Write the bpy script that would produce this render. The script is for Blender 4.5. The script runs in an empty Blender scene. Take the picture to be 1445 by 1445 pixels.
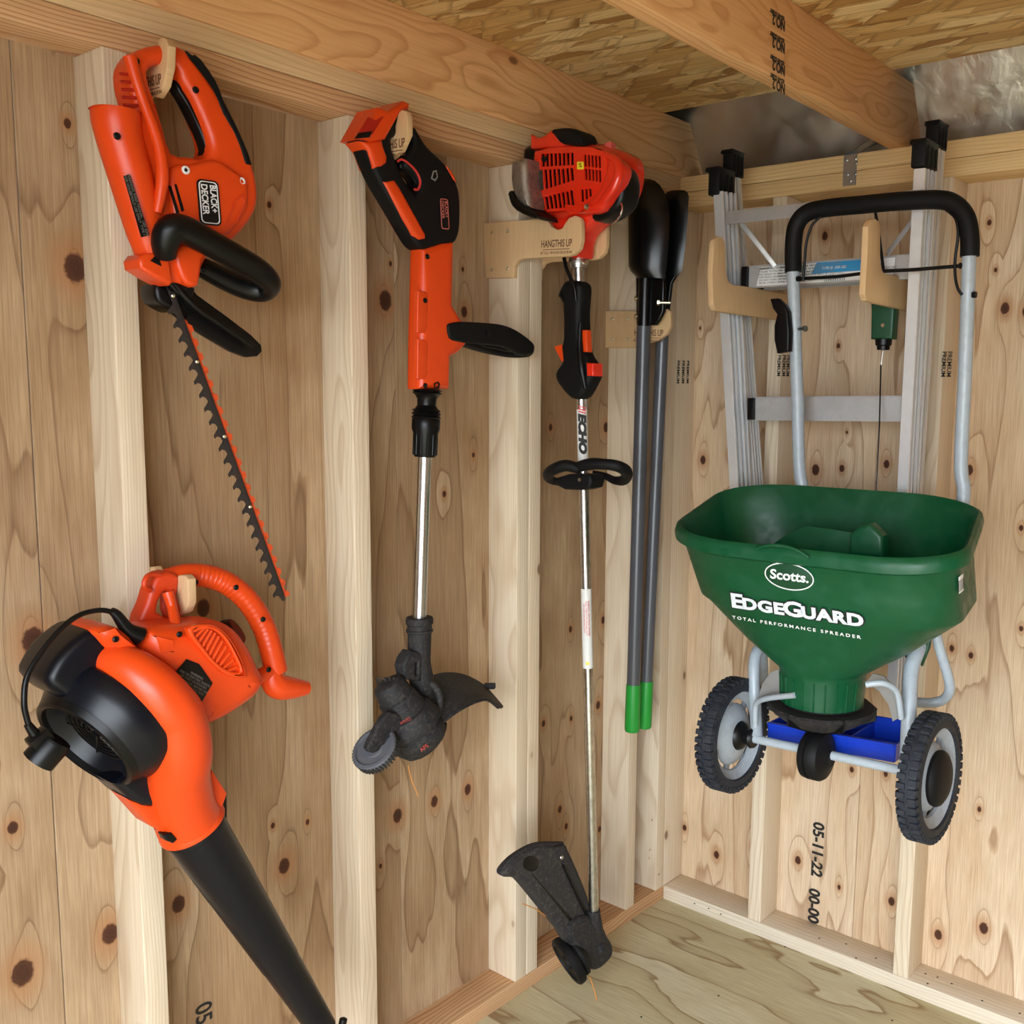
import bpy, bmesh, math, random
from mathutils import Vector, Matrix
import numpy as np
random.seed(7)
SC = bpy.context.scene
COL = SC.collection
# ---------------------------------------------------------------- camera (solved from the 2x4 framing), 1445 x 1445
CP = Vector((1.606774, -2.247540, 1.407647))
YAW, PIT, ROL = 2.2136811, -0.1262603, 0.0203164
FPX, CX, CY = 1400.2219, 722.5 + 184.2190, 722.5 + 11.4788
fw = Vector((math.cos(PIT)*math.cos(YAW), math.cos(PIT)*math.sin(YAW), math.sin(PIT)))
rt = fw.cross(Vector((0, 0, 1))).normalized(); up = rt.cross(fw)
rt, up = math.cos(ROL)*rt + math.sin(ROL)*up, -math.sin(ROL)*rt + math.cos(ROL)*up
cd = bpy.data.cameras.new('camera'); cam = bpy.data.objects.new('camera', cd); COL.objects.link(cam)
M = Matrix((rt, up, -fw)).transposed().to_4x4(); M.translation = CP; cam.matrix_world = M
cd.sensor_width = 36; cd.sensor_fit = 'HORIZONTAL'; cd.lens = FPX/1445*36
cd.shift_x = -184.2190/1445; cd.shift_y = 11.4788/1445; cd.clip_start = 0.02
SC.camera = cam
# ---------------------------------------------------------------- world, daylight through the open double door behind the camera
w = bpy.data.worlds.new('overcast_sky'); SC.world = w; w.use_nodes = True
bgn = w.node_tree.nodes['Background']; bgn.inputs[0].default_value = (0.84, 0.92, 1.0, 1); bgn.inputs[1].default_value = 12.4
DOOR = (0.80, 2.70, 0.04, 1.78); DY = -2.75            # door opening x0, x1, z0, z1 in the front wall
pl = bpy.data.lights.new('door_portal', 'AREA'); pl.shape = 'RECTANGLE'; pl.size = DOOR[1]-DOOR[0]; pl.size_y = DOOR[3]-DOOR[2]
pl.cycles.is_portal = True
po = bpy.data.objects.new('door_portal', pl); COL.objects.link(po)
po.location = ((DOOR[0]+DOOR[1])/2, DY+0.005, (DOOR[2]+DOOR[3])/2); po.rotation_euler = (math.radians(90), 0, 0)
SC.view_settings.view_transform = 'Standard'; SC.view_settings.look = 'None'
SC.view_settings.gamma = 1; SC.view_settings.use_curve_mapping = False; SC.view_settings.exposure = 0.17
try:
    SC.cycles.use_denoising = True; SC.cycles.max_bounces = 10; SC.cycles.diffuse_bounces = 6; SC.cycles.glossy_bounces = 4
    SC.cycles.caustics_reflective = False
except Exception: pass

# ---------------------------------------------------------------- geometry helpers
def ray(px, py, ax, val):
    d = rt*((px-CX)/FPX) - up*((py-CY)/FPX) + fw
    return CP + d*((val-CP[ax])/d[ax])
def X(px, py, x): return ray(px, py, 0, x)             # photo pixel -> point on the plane x = const
def Y(px, py, y): return ray(px, py, 1, y)
def Z(px, py, z): return ray(px, py, 2, z)

def wloc(p):
    v = Vector((0, 0, 0))
    while p is not None: v += p.location; p = p.parent
    return v
def tag(o, label=None, cat=None, group=None, kind=None):
    if label: o['label'] = label
    if cat: o['category'] = cat
    if group: o['group'] = group
    if kind: o['kind'] = kind
    return o
def empty(name, loc=(0, 0, 0), label=None, cat=None, group=None, kind=None):
    o = bpy.data.objects.new(name, None); COL.objects.link(o); o.location = loc; o.empty_display_size = 0.05
    return tag(o, label, cat, group, kind)
def fin(name, me, mat, parent, smooth=35):
    """link a mesh whose coordinates are in world space as ONE object under its parent"""
    if smooth:
        me.shade_smooth(); me.set_sharp_from_angle(angle=math.radians(smooth))
    else: me.shade_flat()
    o = bpy.data.objects.new(name, me); COL.objects.link(o)
    if mat:
        me.materials.clear(); me.materials.append(mat)
    # the part's own origin sits at the middle of its box
    n = len(me.vertices); co = np.empty(n*3, dtype=np.float32); me.vertices.foreach_get('co', co); co = co.reshape(-1, 3)
    c = (co.min(0)+co.max(0))/2
    me.vertices.foreach_set('co', (co-c).ravel()); me.update()
    o.location = Vector(c.tolist()) - wloc(parent)
    o.parent = parent
    return o
def bmfin(name, bm, mat, parent, smooth=35):
    bmesh.ops.recalc_face_normals(bm, faces=bm.faces)
    me = bpy.data.meshes.new(name); bm.to_mesh(me); bm.free()
    return fin(name, me, mat, parent, smooth)
def add_box(bm, a, b, bev=0.0, seg=1):
    x0, y0, z0 = a; x1, y1, z1 = b
    vs = [bm.verts.new((x, y, z)) for x in (x0, x1) for y in (y0, y1) for z in (z0, z1)]
    fs = [bm.faces.new([vs[i] for i in q]) for q in ((0,1,3,2),(4,6,7,5),(0,4,5,1),(2,3,7,6),(0,2,6,4),(1,5,7,3))]
    if bev:
        es = list({e for f in fs for e in f.edges})
        bmesh.ops.bevel(bm, geom=es, offset=bev, segments=seg, affect='EDGES', profile=0.5)
def box(name, a, b, mat, parent=None, bev=0.0015, seg=2):
    bm = bmesh.new(); add_box(bm, a, b, bev, seg); return bmfin(name, bm, mat, parent)
def frame(o, u, v):
    """2D -> 3D map: origin o, axes u, v (u x v is the outward normal)"""
    u = Vector(u).normalized(); v = Vector(v); v = (v - u*v.dot(u)).normalized(); n = u.cross(v)
    m = Matrix((u, v, n)).transposed().to_4x4(); m.translation = Vector(o); return m
def smooth2(pts, k=4, closed=True):
    """Catmull-Rom through 2D/3D points"""
    P = [Vector(p) for p in pts]; n = len(P); out = []
    rng = range(n) if closed else range(n-1)
    for i in rng:
        p0, p1, p2, p3 = (P[(i-1) % n], P[i], P[(i+1) % n], P[(i+2) % n]) if closed else (P[max(i-1, 0)], P[i], P[i+1], P[min(i+2, n-1)])
        for j in range(k):
            t = j/k
            out.append(0.5*((2*p1)+(p2-p0)*t+(2*p0-5*p1+4*p2-p3)*t*t+(3*p1-p0-3*p2+p3)*t*t*t))
    if not closed: out.append(P[-1].copy())
    return out
def slab_mesh(name, outlines, M4, t, bev=0.002, res=3):
    """flat body with holes: outlines[0] is the rim, the rest are holes; thickness t centred on the frame plane, rounded edge bev"""
    cu = bpy.data.curves.new(name, 'CURVE'); cu.dimensions = '2D'; cu.fill_mode = 'BOTH'
    bev = min(bev, t/2*0.98)
    cu.extrude = max(t/2-bev, 0.00005); cu.bevel_depth = bev; cu.bevel_resolution = res; cu.offset = -bev
    for ol in outlines:
        s = cu.splines.new('POLY'); s.points.add(len(ol)-1)
        for i, p in enumerate(ol): s.points[i].co = (p[0], p[1], 0, 1)
        s.use_cyclic_u = True
    ob = bpy.data.objects.new(name, cu)
    me = bpy.data.meshes.new_from_object(ob); bpy.data.objects.remove(ob); bpy.data.curves.remove(cu)
    me.transform(M4); me.name = name
    bm = bmesh.new(); bm.from_mesh(me)
    bmesh.ops.remove_doubles(bm, verts=bm.verts, dist=1e-5); bmesh.ops.recalc_face_normals(bm, faces=bm.faces)
    bm.to_mesh(me); bm.free()
    return me
def to2(M4, p):
    q = M4.inverted() @ Vector(p); return (q.x, q.y)
def slabX(name, ols, x, t, mat, parent, bev=0.002, res=3, sm=0, smooth=40):
    """slab standing parallel to the left wall; outlines in photo pixels carried to the plane x"""
    out = []
    for ol in ols:
        pts = [X(px, py, x) for px, py in ol]; pts = [(p.y, p.z) for p in pts]
        if sm: pts = [tuple(q) for q in smooth2([Vector((a, b)) for a, b in pts], sm)]
        out.append(pts)
    return fin(name, slab_mesh(name, out, frame((x, 0, 0), (0, 1, 0), (0, 0, 1)), t, bev, res), mat, parent, smooth)
def slabY(name, ols, y, t, mat, parent, bev=0.002, res=3, sm=0, smooth=40):
    out = []
    for ol in ols:
        pts = [Y(px, py, y) for px, py in ol]; pts = [(p.x, p.z) for p in pts]
        if sm: pts = [tuple(q) for q in smooth2([Vector((a, b)) for a, b in pts], sm)]
        out.append(pts)
    return fin(name, slab_mesh(name, out, frame((0, y, 0), (1, 0, 0), (0, 0, 1)), t, bev, res), mat, parent, smooth)
def slabF(name, ols, M4, t, mat, parent, bev=0.002, res=3, sm=0, smooth=40):
    out = [[tuple(q) for q in smooth2([Vector(p) for p in ol], sm)] if sm else ol for ol in ols]
    return fin(name, slab_mesh(name, out, M4, t, bev, res), mat, parent, smooth)
def add_tube(bm, pts, r, seg=16, cap=True, flat=1.0, upv=None, closed=False):
    """sweep a round (or flattened) section along pts; r a number or one per point"""
    P = [Vector(p) for p in pts]; n = len(P)
    R = [r]*n if isinstance(r, (int, float)) else list(r)
    T = []
    for i in range(n):
        a = P[(i-1) % n] if (closed or i > 0) else P[i]; b = P[(i+1) % n] if (closed or i < n-1) else P[i]
        T.append((b-a).normalized())
    N = Vector(upv) if upv else (Vector((0, 0, 1)) if abs(T[0].z) < 0.9 else Vector((1, 0, 0)))
    N = (N - T[0]*N.dot(T[0])).normalized(); rings = []
    for i in range(n):
        N = (N - T[i]*N.dot(T[i])).normalized(); B = T[i].cross(N)
        rings.append([bm.verts.new(P[i] + N*(R[i]*math.cos(a)) + B*(R[i]*flat*math.sin(a))) for a in (2*math.pi*k/seg for k in range(seg))])
    m = n if closed else n-1
    for i in range(m):
        A, Bq = rings[i], rings[(i+1) % n]
        for k in range(seg): bm.faces.new((A[k], A[(k+1) % seg], Bq[(k+1) % seg], Bq[k]))
    if cap and not closed:
        bm.faces.new(rings[0][::-1]); bm.faces.new(rings[-1])
def tube(name, pts, r, mat, parent, seg=16, sm=0, cap=True, flat=1.0, upv=None, closed=False, smooth=40):
    if sm:
        if not isinstance(r, (int, float)): r = [q.x for q in smooth2([Vector((a, 0, 0)) for a in r], sm, closed)]
        pts = smooth2(pts, sm, closed)
    bm = bmesh.new(); add_tube(bm, pts, r, seg, cap, flat, upv, closed); return bmfin(name, bm, mat, parent, smooth)
def add_lathe(bm, o, axis, prof, seg=32, ref=None, a0=0.0, a1=2*math.pi):
    """prof: (distance along axis, radius)"""
    o = Vector(o); ax = Vector(axis).normalized(); u = Vector(ref) if ref else (Vector((0, 0, 1)) if abs(ax.z) < 0.9 else Vector((1, 0, 0)))
    u = (u-ax*u.dot(ax)).normalized(); v = ax.cross(u); full = abs(a1-a0-2*math.pi) < 1e-6; rings = []
    for h, r in prof:
        c = o+ax*h
        rings.append([bm.verts.new(c)] if r < 1e-6 else [bm.verts.new(c+u*(r*math.cos(a))+v*(r*math.sin(a))) for a in (a0+(a1-a0)*k/(seg if full else seg-1) for k in range(seg))])
    for A, B in zip(rings, rings[1:]):
        for k in range(seg if full else seg-1):
            k2 = (k+1) % seg
            if len(A) == 1 and len(B) == 1: continue
            if len(A) == 1: bm.faces.new((A[0], B[k2], B[k]))
            elif len(B) == 1: bm.faces.new((A[k], A[k2], B[0]))
            else: bm.faces.new((A[k], A[k2], B[k2], B[k]))
def lathe(name, o, axis, prof, mat, parent, seg=32, smooth=35):
    bm = bmesh.new(); add_lathe(bm, o, axis, prof, seg); return bmfin(name, bm, mat, parent, smooth)
def add_obox(bm, c, ax, ay, az, bev=0.0, seg=1):
    """oriented box: centre and three half-axis vectors"""
    c, ax, ay, az = map(Vector, (c, ax, ay, az))
    vs = [bm.verts.new(c+ax*i+ay*j+az*k) for i in (-1, 1) for j in (-1, 1) for k in (-1, 1)]
    fs = [bm.faces.new([vs[i] for i in q]) for q in ((0,1,3,2),(4,6,7,5),(0,4,5,1),(2,3,7,6),(0,2,6,4),(1,5,7,3))]
    if bev: bmesh.ops.bevel(bm, geom=list({e for f in fs for e in f.edges}), offset=bev, segments=seg, affect='EDGES', profile=0.5)
def obox(name, c, ax, ay, az, mat, parent, bev=0.001, seg=2):
    bm = bmesh.new(); add_obox(bm, c, ax, ay, az, bev, seg); return bmfin(name, bm, mat, parent)
def loft(name, loops, mat, parent, cap=(True, True), smooth=40, closed=True):
    bm = bmesh.new(); rings = [[bm.verts.new(p) for p in L] for L in loops]; n = len(rings[0])
    for A, B in zip(rings, rings[1:]):
        for k in range(n if closed else n-1): bm.faces.new((A[k], A[(k+1) % n], B[(k+1) % n], B[k]))
    if cap[0]: bm.faces.new(rings[0][::-1])
    if cap[1]: bm.faces.new(rings[-1])
    return bmfin(name, bm, mat, parent, smooth)
def text(name, s, M4, size, mat, parent, align='CENTER', ext=0.0002, off=0.0, shear=0.0, sx=1.0, space=1.0, line=1.0):
    cu = bpy.data.curves.new(name, 'FONT'); cu.body = s; cu.size = size; cu.align_x = align; cu.align_y = 'CENTER'
    cu.extrude = ext; cu.offset = off; cu.shear = shear; cu.space_character = space; cu.space_line = line; cu.resolution_u = 4
    ob = bpy.data.objects.new(name, cu); me = bpy.data.meshes.new_from_object(ob)
    bpy.data.objects.remove(ob); bpy.data.curves.remove(cu)
    me.transform(Matrix.Diagonal((sx, 1, 1, 1))); me.transform(M4); me.name = name
    return fin(name, me, mat, parent, 0)

# ---------------------------------------------------------------- materials
def srgb(r, g, b):
    f = lambda c: (c/255/12.92) if c/255 <= 0.04045 else ((c/255+0.055)/1.055)**2.4
    return (f(r), f(g), f(b), 1)
class NT:
    def __init__(s, name):
        s.m = bpy.data.materials.new(name); s.m.use_nodes = True; s.t = s.m.node_tree; s.b = s.t.nodes['Principled BSDF']
    def n(s, t, **k):
        x = s.t.nodes.new(t)
        for a, b in k.items(): setattr(x, a, b)
        return x
    def set(s, inp, v):
        if hasattr(v, 'is_linked') or isinstance(v, bpy.types.NodeSocket): s.t.links.new(v, inp)
        else: inp.default_value = v
    def math(s, op, a, b=None, c=None, clamp=False):
        x = s.n('ShaderNodeMath', operation=op, use_clamp=clamp); s.set(x.inputs[0], a)
        if b is not None: s.set(x.inputs[1], b)
        if c is not None: s.set(x.inputs[2], c)
        return x.outputs[0]
    def vmath(s, op, a, b=None):
        x = s.n('ShaderNodeVectorMath', operation=op); s.set(x.inputs[0], a)
        if b is not None: s.set(x.inputs[1], b)
        return x.outputs[1] if op in ('LENGTH', 'DISTANCE', 'DOT_PRODUCT') else x.outputs[0]
    def mix(s, f, a, b, mode='MIX'):
        x = s.n('ShaderNodeMix', data_type='RGBA', blend_type=mode); s.set(x.inputs[0], f); s.set(x.inputs[6], a); s.set(x.inputs[7], b); return x.outputs[2]
    def noise(s, vec, scale, detail=3, rough=0.5, dist=0.0):
        x = s.n('ShaderNodeTexNoise'); s.set(x.inputs['Vector'], vec); x.inputs['Scale'].default_value = scale
        x.inputs['Detail'].default_value = detail; x.inputs['Roughness'].default_value = rough; x.inputs['Distortion'].default_value = dist
        return x.outputs['Fac']
    def ramp(s, f, stops, interp='LINEAR'):
        x = s.n('ShaderNodeValToRGB'); s.set(x.inputs[0], f); cr = x.color_ramp; cr.interpolation = interp
        while len(cr.elements) < len(stops): cr.elements.new(0.5)
        for e, (p, c) in zip(cr.elements, stops): e.position = p; e.color = c if len(c) == 4 else (*c, 1)
        return x.outputs[0]
    def mapr(s, v, a, b, c=0.0, d=1.0):
        x = s.n('ShaderNodeMapRange'); s.set(x.inputs[0], v)
        for i, q in enumerate((a, b, c, d)): x.inputs[i+1].default_value = q
        return x.outputs[0]
    def bump(s, h, strength=0.3, dist=0.002):
        x = s.n('ShaderNodeBump'); x.inputs['Strength'].default_value = strength; x.inputs['Distance'].default_value = dist
        s.set(x.inputs['Height'], h); s.t.links.new(x.outputs[0], s.b.inputs['Normal'])
    def pos(s):
        return s.n('ShaderNodeNewGeometry').outputs['Position']
    def comb(s, x, y, z):
        c = s.n('ShaderNodeCombineXYZ')
        for i, v in enumerate((x, y, z)): s.set(c.inputs[i], v)
        return c.outputs[0]
    def sep(s, v):
        c = s.n('ShaderNodeSeparateXYZ'); s.set(c.inputs[0], v); return c.outputs
def plastic(name, col, rough=0.4, spec=0.5, metal=0.0, grime=0.0, gcol=None, gs=40, bump=0.0, bs=300, coat=0.0):
    k = NT(name); k.b.inputs['Roughness'].default_value = rough; k.b.inputs['Metallic'].default_value = metal
    k.b.inputs['Specular IOR Level'].default_value = spec; k.b.inputs['Coat Weight'].default_value = coat
    if grime:
        n = k.noise(k.pos(), gs, 5, 0.65)
        c = k.mix(k.mapr(n, 0.48, 0.72, 0, grime), col, gcol or srgb(120, 105, 90)); k.t.links.new(c, k.b.inputs['Base Color'])
        k.t.links.new(k.mapr(n, 0.4, 0.7, rough, min(1, rough+0.25)), k.b.inputs['Roughness'])
    else:
        n = k.noise(k.pos(), 35, 3); c = k.mix(k.mapr(n, 0.4, 0.7, 0, 0.10), col, (col[0]*0.5, col[1]*0.5, col[2]*0.5, 1)); k.t.links.new(c, k.b.inputs['Base Color'])
    if bump: k.bump(k.noise(k.pos(), bs, 3), bump, 0.0006)
    return k.m
def lumber(name, axis, light, dark, seed=0, pith=(0.05, -0.03), ring=0.0045, tint=0.35, wob=0.012, knots=0.5):
    """solid sawn lumber: growth rings about a pith line that runs along the board"""
    k = NT(name); p = k.sep(k.pos()); ia = 'xyz'.index(axis); o = [i for i in range(3) if i != ia]
    L = p[ia]; a, b = p[o[0]], p[o[1]]
    lv = k.comb(k.math('MULTIPLY', a, 3.0), k.math('MULTIPLY', b, 3.0), k.math('ADD', k.math('MULTIPLY', L, 0.9), seed*3.7))
    n1 = k.noise(lv, 2.2, 2, 0.5)
    aa = k.math('ADD', k.math('MULTIPLY', n1, wob*6), k.math('SUBTRACT', a, pith[0]))
    n2 = k.noise(k.vmath('ADD', lv, (5.1, 2.2, 7.7)), 1.6, 2, 0.5)
    bb = k.math('ADD', k.math('MULTIPLY', n2, wob*6), k.math('SUBTRACT', b, pith[1]))
    r = k.math('SQRT', k.math('ADD', k.math('MULTIPLY', aa, aa), k.math('MULTIPLY', bb, bb)))
    fr = k.math('FRACT', k.math('DIVIDE', r, ring))
    late = k.ramp(fr, [(0, (0, 0, 0)), (0.55, (0.15,)*3), (0.88, (1,)*3), (1.0, (0,)*3)])
    fib = k.noise(k.comb(k.math('MULTIPLY', a, 260), k.math('MULTIPLY', b, 260), k.math('MULTIPLY', L, 5)), 1.0, 3, 0.6)
    big = k.noise(lv, 0.9, 2)
    c = k.mix(k.math('MULTIPLY', late, tint), light, dark)
    c = k.mix(k.mapr(big, 0.35, 0.7, 0.0, 0.35), c, k.mix(0.6, light, dark))
    c = k.mix(k.mapr(fib, 0.36, 0.72, 0.0, 0.30), c, dark)
    if knots:
        vo = k.n('ShaderNodeTexVoronoi'); k.set(vo.inputs['Vector'], k.comb(k.math('MULTIPLY', a, 9), k.math('MULTIPLY', b, 9), k.math('ADD', k.math('MULTIPLY', L, 5.0), seed*1.31)))
        vo.inputs['Scale'].default_value = 1.0
        pick = k.math('GREATER_THAN', k.sep(vo.outputs['Color'])[0], 1-knots*0.5)
        kn = k.math('MULTIPLY', k.mapr(vo.outputs['Distance'], 0.085, 0.05), pick)
        c = k.mix(k.math('MULTIPLY', kn, 0.85), c, srgb(82, 54, 38))
        hl = k.math('MULTIPLY', k.mapr(vo.outputs['Distance'], 0.2, 0.08), pick)
        c = k.mix(k.math('MULTIPLY', hl, 0.22), c, dark)
    k.t.links.new(c, k.b.inputs['Base Color']); k.b.inputs['Roughness'].default_value = 0.62; k.b.inputs['Specular IOR Level'].default_value = 0.3
    k.bump(k.math('ADD', k.math('MULTIPLY', late, 0.6), fib), 0.18, 0.0008)
    return k.m
def veneer(name, plane, light, mid, dark, seed=0, knots=(), lines=5.0, contrast=0.5, along=0.5):
    """rotary cut plywood face: contour figure of a stretched field, bending round listed knots (u, v, radius)"""
    k = NT(name); p = k.sep(k.pos())
    U, V = {'x': (p[1], p[2]), 'y': (p[0], p[2]), 'z': (p[1], p[0])}[plane]
    uv = k.comb(U, V, seed*2.37)
    kd = None; pull = None
    for (ku, kv, kr) in knots:
        d = k.vmath('SUBTRACT', uv, (ku, kv, seed*2.37)); d1 = k.vmath('LENGTH', k.vmath('MULTIPLY', d, (1/kr, 0.72/kr, 0)))
        d2 = k.vmath('LENGTH', k.vmath('MULTIPLY', d, (0.55/kr, 0.2/kr, 0)))
        kd = d1 if kd is None else k.math('MINIMUM', kd, d1); pull = d2 if pull is None else k.math('MINIMUM', pull, d2)
    s = k.comb(k.math('MULTIPLY', U, 4.6), k.math('MULTIPLY', V, along), seed*2.37)
    h = k.noise(s, 1.0, 3.6, 0.46, 0.2)
    if pull is not None: h = k.math('ADD', h, k.math('MULTIPLY', k.math('EXPONENT', k.math('MULTIPLY', pull, -0.9)), 0.30))
    hh = k.math('MULTIPLY', h, lines); fr = k.math('FRACT', hh)
    line = k.ramp(fr, [(0, (0,)*3), (0.55, (0.03,)*3), (0.88, (0.30,)*3), (0.965, (1,)*3), (1.0, (0,)*3)])
    fib = k.noise(k.comb(k.math('MULTIPLY', U, 420), k.math('MULTIPLY', V, 9), seed*1.0), 1.0, 3, 0.65)
    blot = k.noise(k.comb(k.math('MULTIPLY', U, 4), k.math('MULTIPLY', V, 1.6), seed+9.0), 1.6, 4, 0.6)
    c = k.mix(k.mapr(blot, 0.33, 0.68), light, mid)
    tone = k.math('FRACT', k.math('MULTIPLY', k.math('SINE', k.math('MULTIPLY', k.math('FLOOR', hh), 12.99)), 437.5))
    c = k.mix(k.mapr(tone, 0.3, 0.9, 0, 0.55), c, mid)
    c = k.mix(k.math('MULTIPLY', line, contrast), c, dark)
    c = k.mix(k.mapr(fib, 0.38, 0.70, 0, 0.42), c, dark)
    fib2 = k.noise(k.comb(k.math('MULTIPLY', U, 90), k.math('MULTIPLY', V, 2.2), seed*1.9), 1.0, 4, 0.7)
    c = k.mix(k.mapr(fib2, 0.48, 0.72, 0, 0.40), c, mid); c = k.mix(k.mapr(fib2, 0.60, 0.80, 0, 0.4), c, dark)
    if kd is not None:
        wob = k.math('ADD', kd, k.math('MULTIPLY', k.math('SUBTRACT', k.noise(uv, 160, 2), 0.5), 0.35))
        c = k.mix(k.mapr(wob, 3.0, 1.1, 0, 0.55), c, srgb(165, 112, 70))
        c = k.mix(k.mapr(wob, 1.12, 0.88), c, srgb(78, 46, 30))
        ck = k.noise(k.comb(k.math('MULTIPLY', U, 500), k.math('MULTIPLY', V, 500), 0.0), 1.0, 2)
        c = k.mix(k.math('MULTIPLY', k.mapr(wob, 0.7, 0.5), k.mapr(ck, 0.45, 0.6, 0, 0.6)), c, srgb(35, 20, 14))
    k.t.links.new(c, k.b.inputs['Base Color']); k.b.inputs['Roughness'].default_value = 0.68; k.b.inputs['Specular IOR Level'].default_value = 0.25
    k.bump(k.math('ADD', fib, k.math('MULTIPLY', line, 0.6)), 0.22, 0.0008)
    return k.m
def osb_mat():
    k = NT('strand_board'); p = k.pos()
    cols = [srgb(226, 190, 126), srgb(200, 158, 94), srgb(244, 218, 162), srgb(158, 112, 58)]
    base = k.noise(k.vmath('MULTIPLY', p, (14, 40, 1)), 1.5, 4, 0.6)
    c = k.ramp(base, [(0.3, cols[3]), (0.5, cols[1]), (0.7, cols[0])]); hh = base
    for i, ang in enumerate((0.5, 1.5, -0.7, 2.2, 0.15, 1.0, -0.25, 2.8)):
        mp = k.n('ShaderNodeMapping'); k.t.links.new(p, mp.inputs[0]); mp.inputs['Rotation'].default_value = (0, 0, ang); mp.inputs['Scale'].default_value = (6, 21, 1)
        mp.inputs['Location'].default_value = (i*3.1, i*1.7, 0)
        vo = k.n('ShaderNodeTexVoronoi', voronoi_dimensions='2D', distance='CHEBYCHEV'); vo.inputs['Scale'].default_value = 1; vo.inputs['Randomness'].default_value = 1
        k.t.links.new(mp.outputs[0], vo.inputs['Vector']); cs = k.sep(vo.outputs['Color'])
        fib = k.noise(k.vmath('MULTIPLY', mp.outputs[0], (1, 9, 1)), 2.2, 3, 0.6)
        ci = k.ramp(cs[0], [(0, cols[3]), (0.22, cols[1]), (0.6, cols[0]), (1, cols[2])])
        ci = k.mix(k.mapr(fib, 0.3, 0.75, 0, 0.5), ci, srgb(128, 88, 44))
        ci = k.mix(k.mapr(vo.outputs['Distance'], 0.30, 0.40, 0, 0.5), ci, srgb(92, 60, 30))
        sel = k.math('MULTIPLY', k.math('LESS_THAN', vo.outputs['Distance'], 0.40), k.math('GREATER_THAN', cs[1], 0.45))
        c = k.mix(sel, c, ci); hh = k.math('ADD', k.math('MULTIPLY', sel, cs[2]), hh)
    k.t.links.new(c, k.b.inputs['Base Color']); k.b.inputs['Roughness'].default_value = 0.55; k.bump(hh, 0.5, 0.0015)
    return k.m
def foil_mat():
    k = NT('crinkled_foil'); n = k.noise(k.pos(), 22, 3, 0.5, 0.4); n2 = k.noise(k.pos(), 4, 2)
    k.b.inputs['Metallic'].default_value = 1.0; k.b.inputs['Base Color'].default_value = srgb(228, 220, 204)
    k.t.links.new(k.mapr(n, 0.3, 0.7, 0.30, 0.46), k.b.inputs['Roughness']); k.bump(k.math('ADD', n, k.math('MULTIPLY', n2, 1.5)), 0.42, 0.006)
    return k.m
def brushed(name, col, rough=0.3, axis='z', dirt=0.0):
    k = NT(name); p = k.sep(k.pos()); sc = [220, 220, 220]; sc['xyz'.index(axis)] = 4
    v = k.comb(*[k.math('MULTIPLY', p[i], sc[i]) for i in range(3)]); n = k.noise(v, 1, 2)
    k.b.inputs['Metallic'].default_value = 1.0
    c = k.mix(k.mapr(n, 0.3, 0.7, 0, 0.25), col, (col[0]*0.6, col[1]*0.6, col[2]*0.6, 1))
    if dirt: c = k.mix(k.mapr(k.noise(k.pos(), 70, 5, 0.7), 0.45, 0.7, 0, dirt), c, srgb(96, 84, 70))
    k.t.links.new(c, k.b.inputs['Base Color']); k.t.links.new(k.mapr(n, 0.2, 0.8, rough*0.8, rough*1.3), k.b.inputs['Roughness'])
    return k.m

# ---------------------------------------------------------------- setting
S, W = 0.038, 0.089
YS = [-1.52925, -1.11113, -0.68155, -0.26179]; B1, B2, ZB = 0.36346, 0.76818, 1.88478; ZT = ZB+2*S
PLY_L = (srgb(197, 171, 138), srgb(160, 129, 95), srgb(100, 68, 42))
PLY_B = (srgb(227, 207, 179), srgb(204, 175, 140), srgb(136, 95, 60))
STUDC = (srgb(228, 214, 190), srgb(172, 138, 98))
KL = [(106,378,15),(95,174,5),(47,905,15),(18,1168,7),(32,1373,15),(155,1318,12),(129,325,5),(287,858,11),(252,1276,11),(401,1222,11),(380,289,4),(434,1160,4),(385,1165,4),
      (544,424,14),(655,440,8),(561,1151,11),(613,1131,9),(660,1114,9),(668,642,4),(627,697,5),(551,372,3.5),(653,380,3.5),(645,272,3),(537,1222,4),
      (855,603,9),(777,603,6),(844,995,8),(767,1021,6),(806,1014,5),(851,875,7),(790,1142,7),(799,1166,6),(805,888,6),(846,1170,6),(908,1080,4),(905,1212,5)]
KB = [(992,649,9),(1032,642,9),(1011,1206,9),(966,1168,7),(988,463,3),(1164,333,8),(1183,488,5),(1151,663,11),(1188,661,7),(1251,655,8),(1126,1214,9),(1202,1086,6),(1250,1092,6),(1258,1272,9),(1063,1196,8),(1195,610,3),
      (1396,314,5),(1418,435,10),(1405,381,4),(1368,663,9),(1343,915,6),(1370,925,6),(1382,1142,5),(1324,1319,10),(1388,1310,11),(1184,1252,5),(1449,440,10),(1441,745,5),(1441,887,5)]
def wall_knots(lst, plane):
    out = []
    for px, py, r in lst:
        p = X(px, py, 0) if plane == 'x' else Y(px, py, 0)
        out.append(((p.y if plane == 'x' else p.x), p.z, 0.52*r/(500 if plane == 'x' else 560)))
    return out
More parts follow.
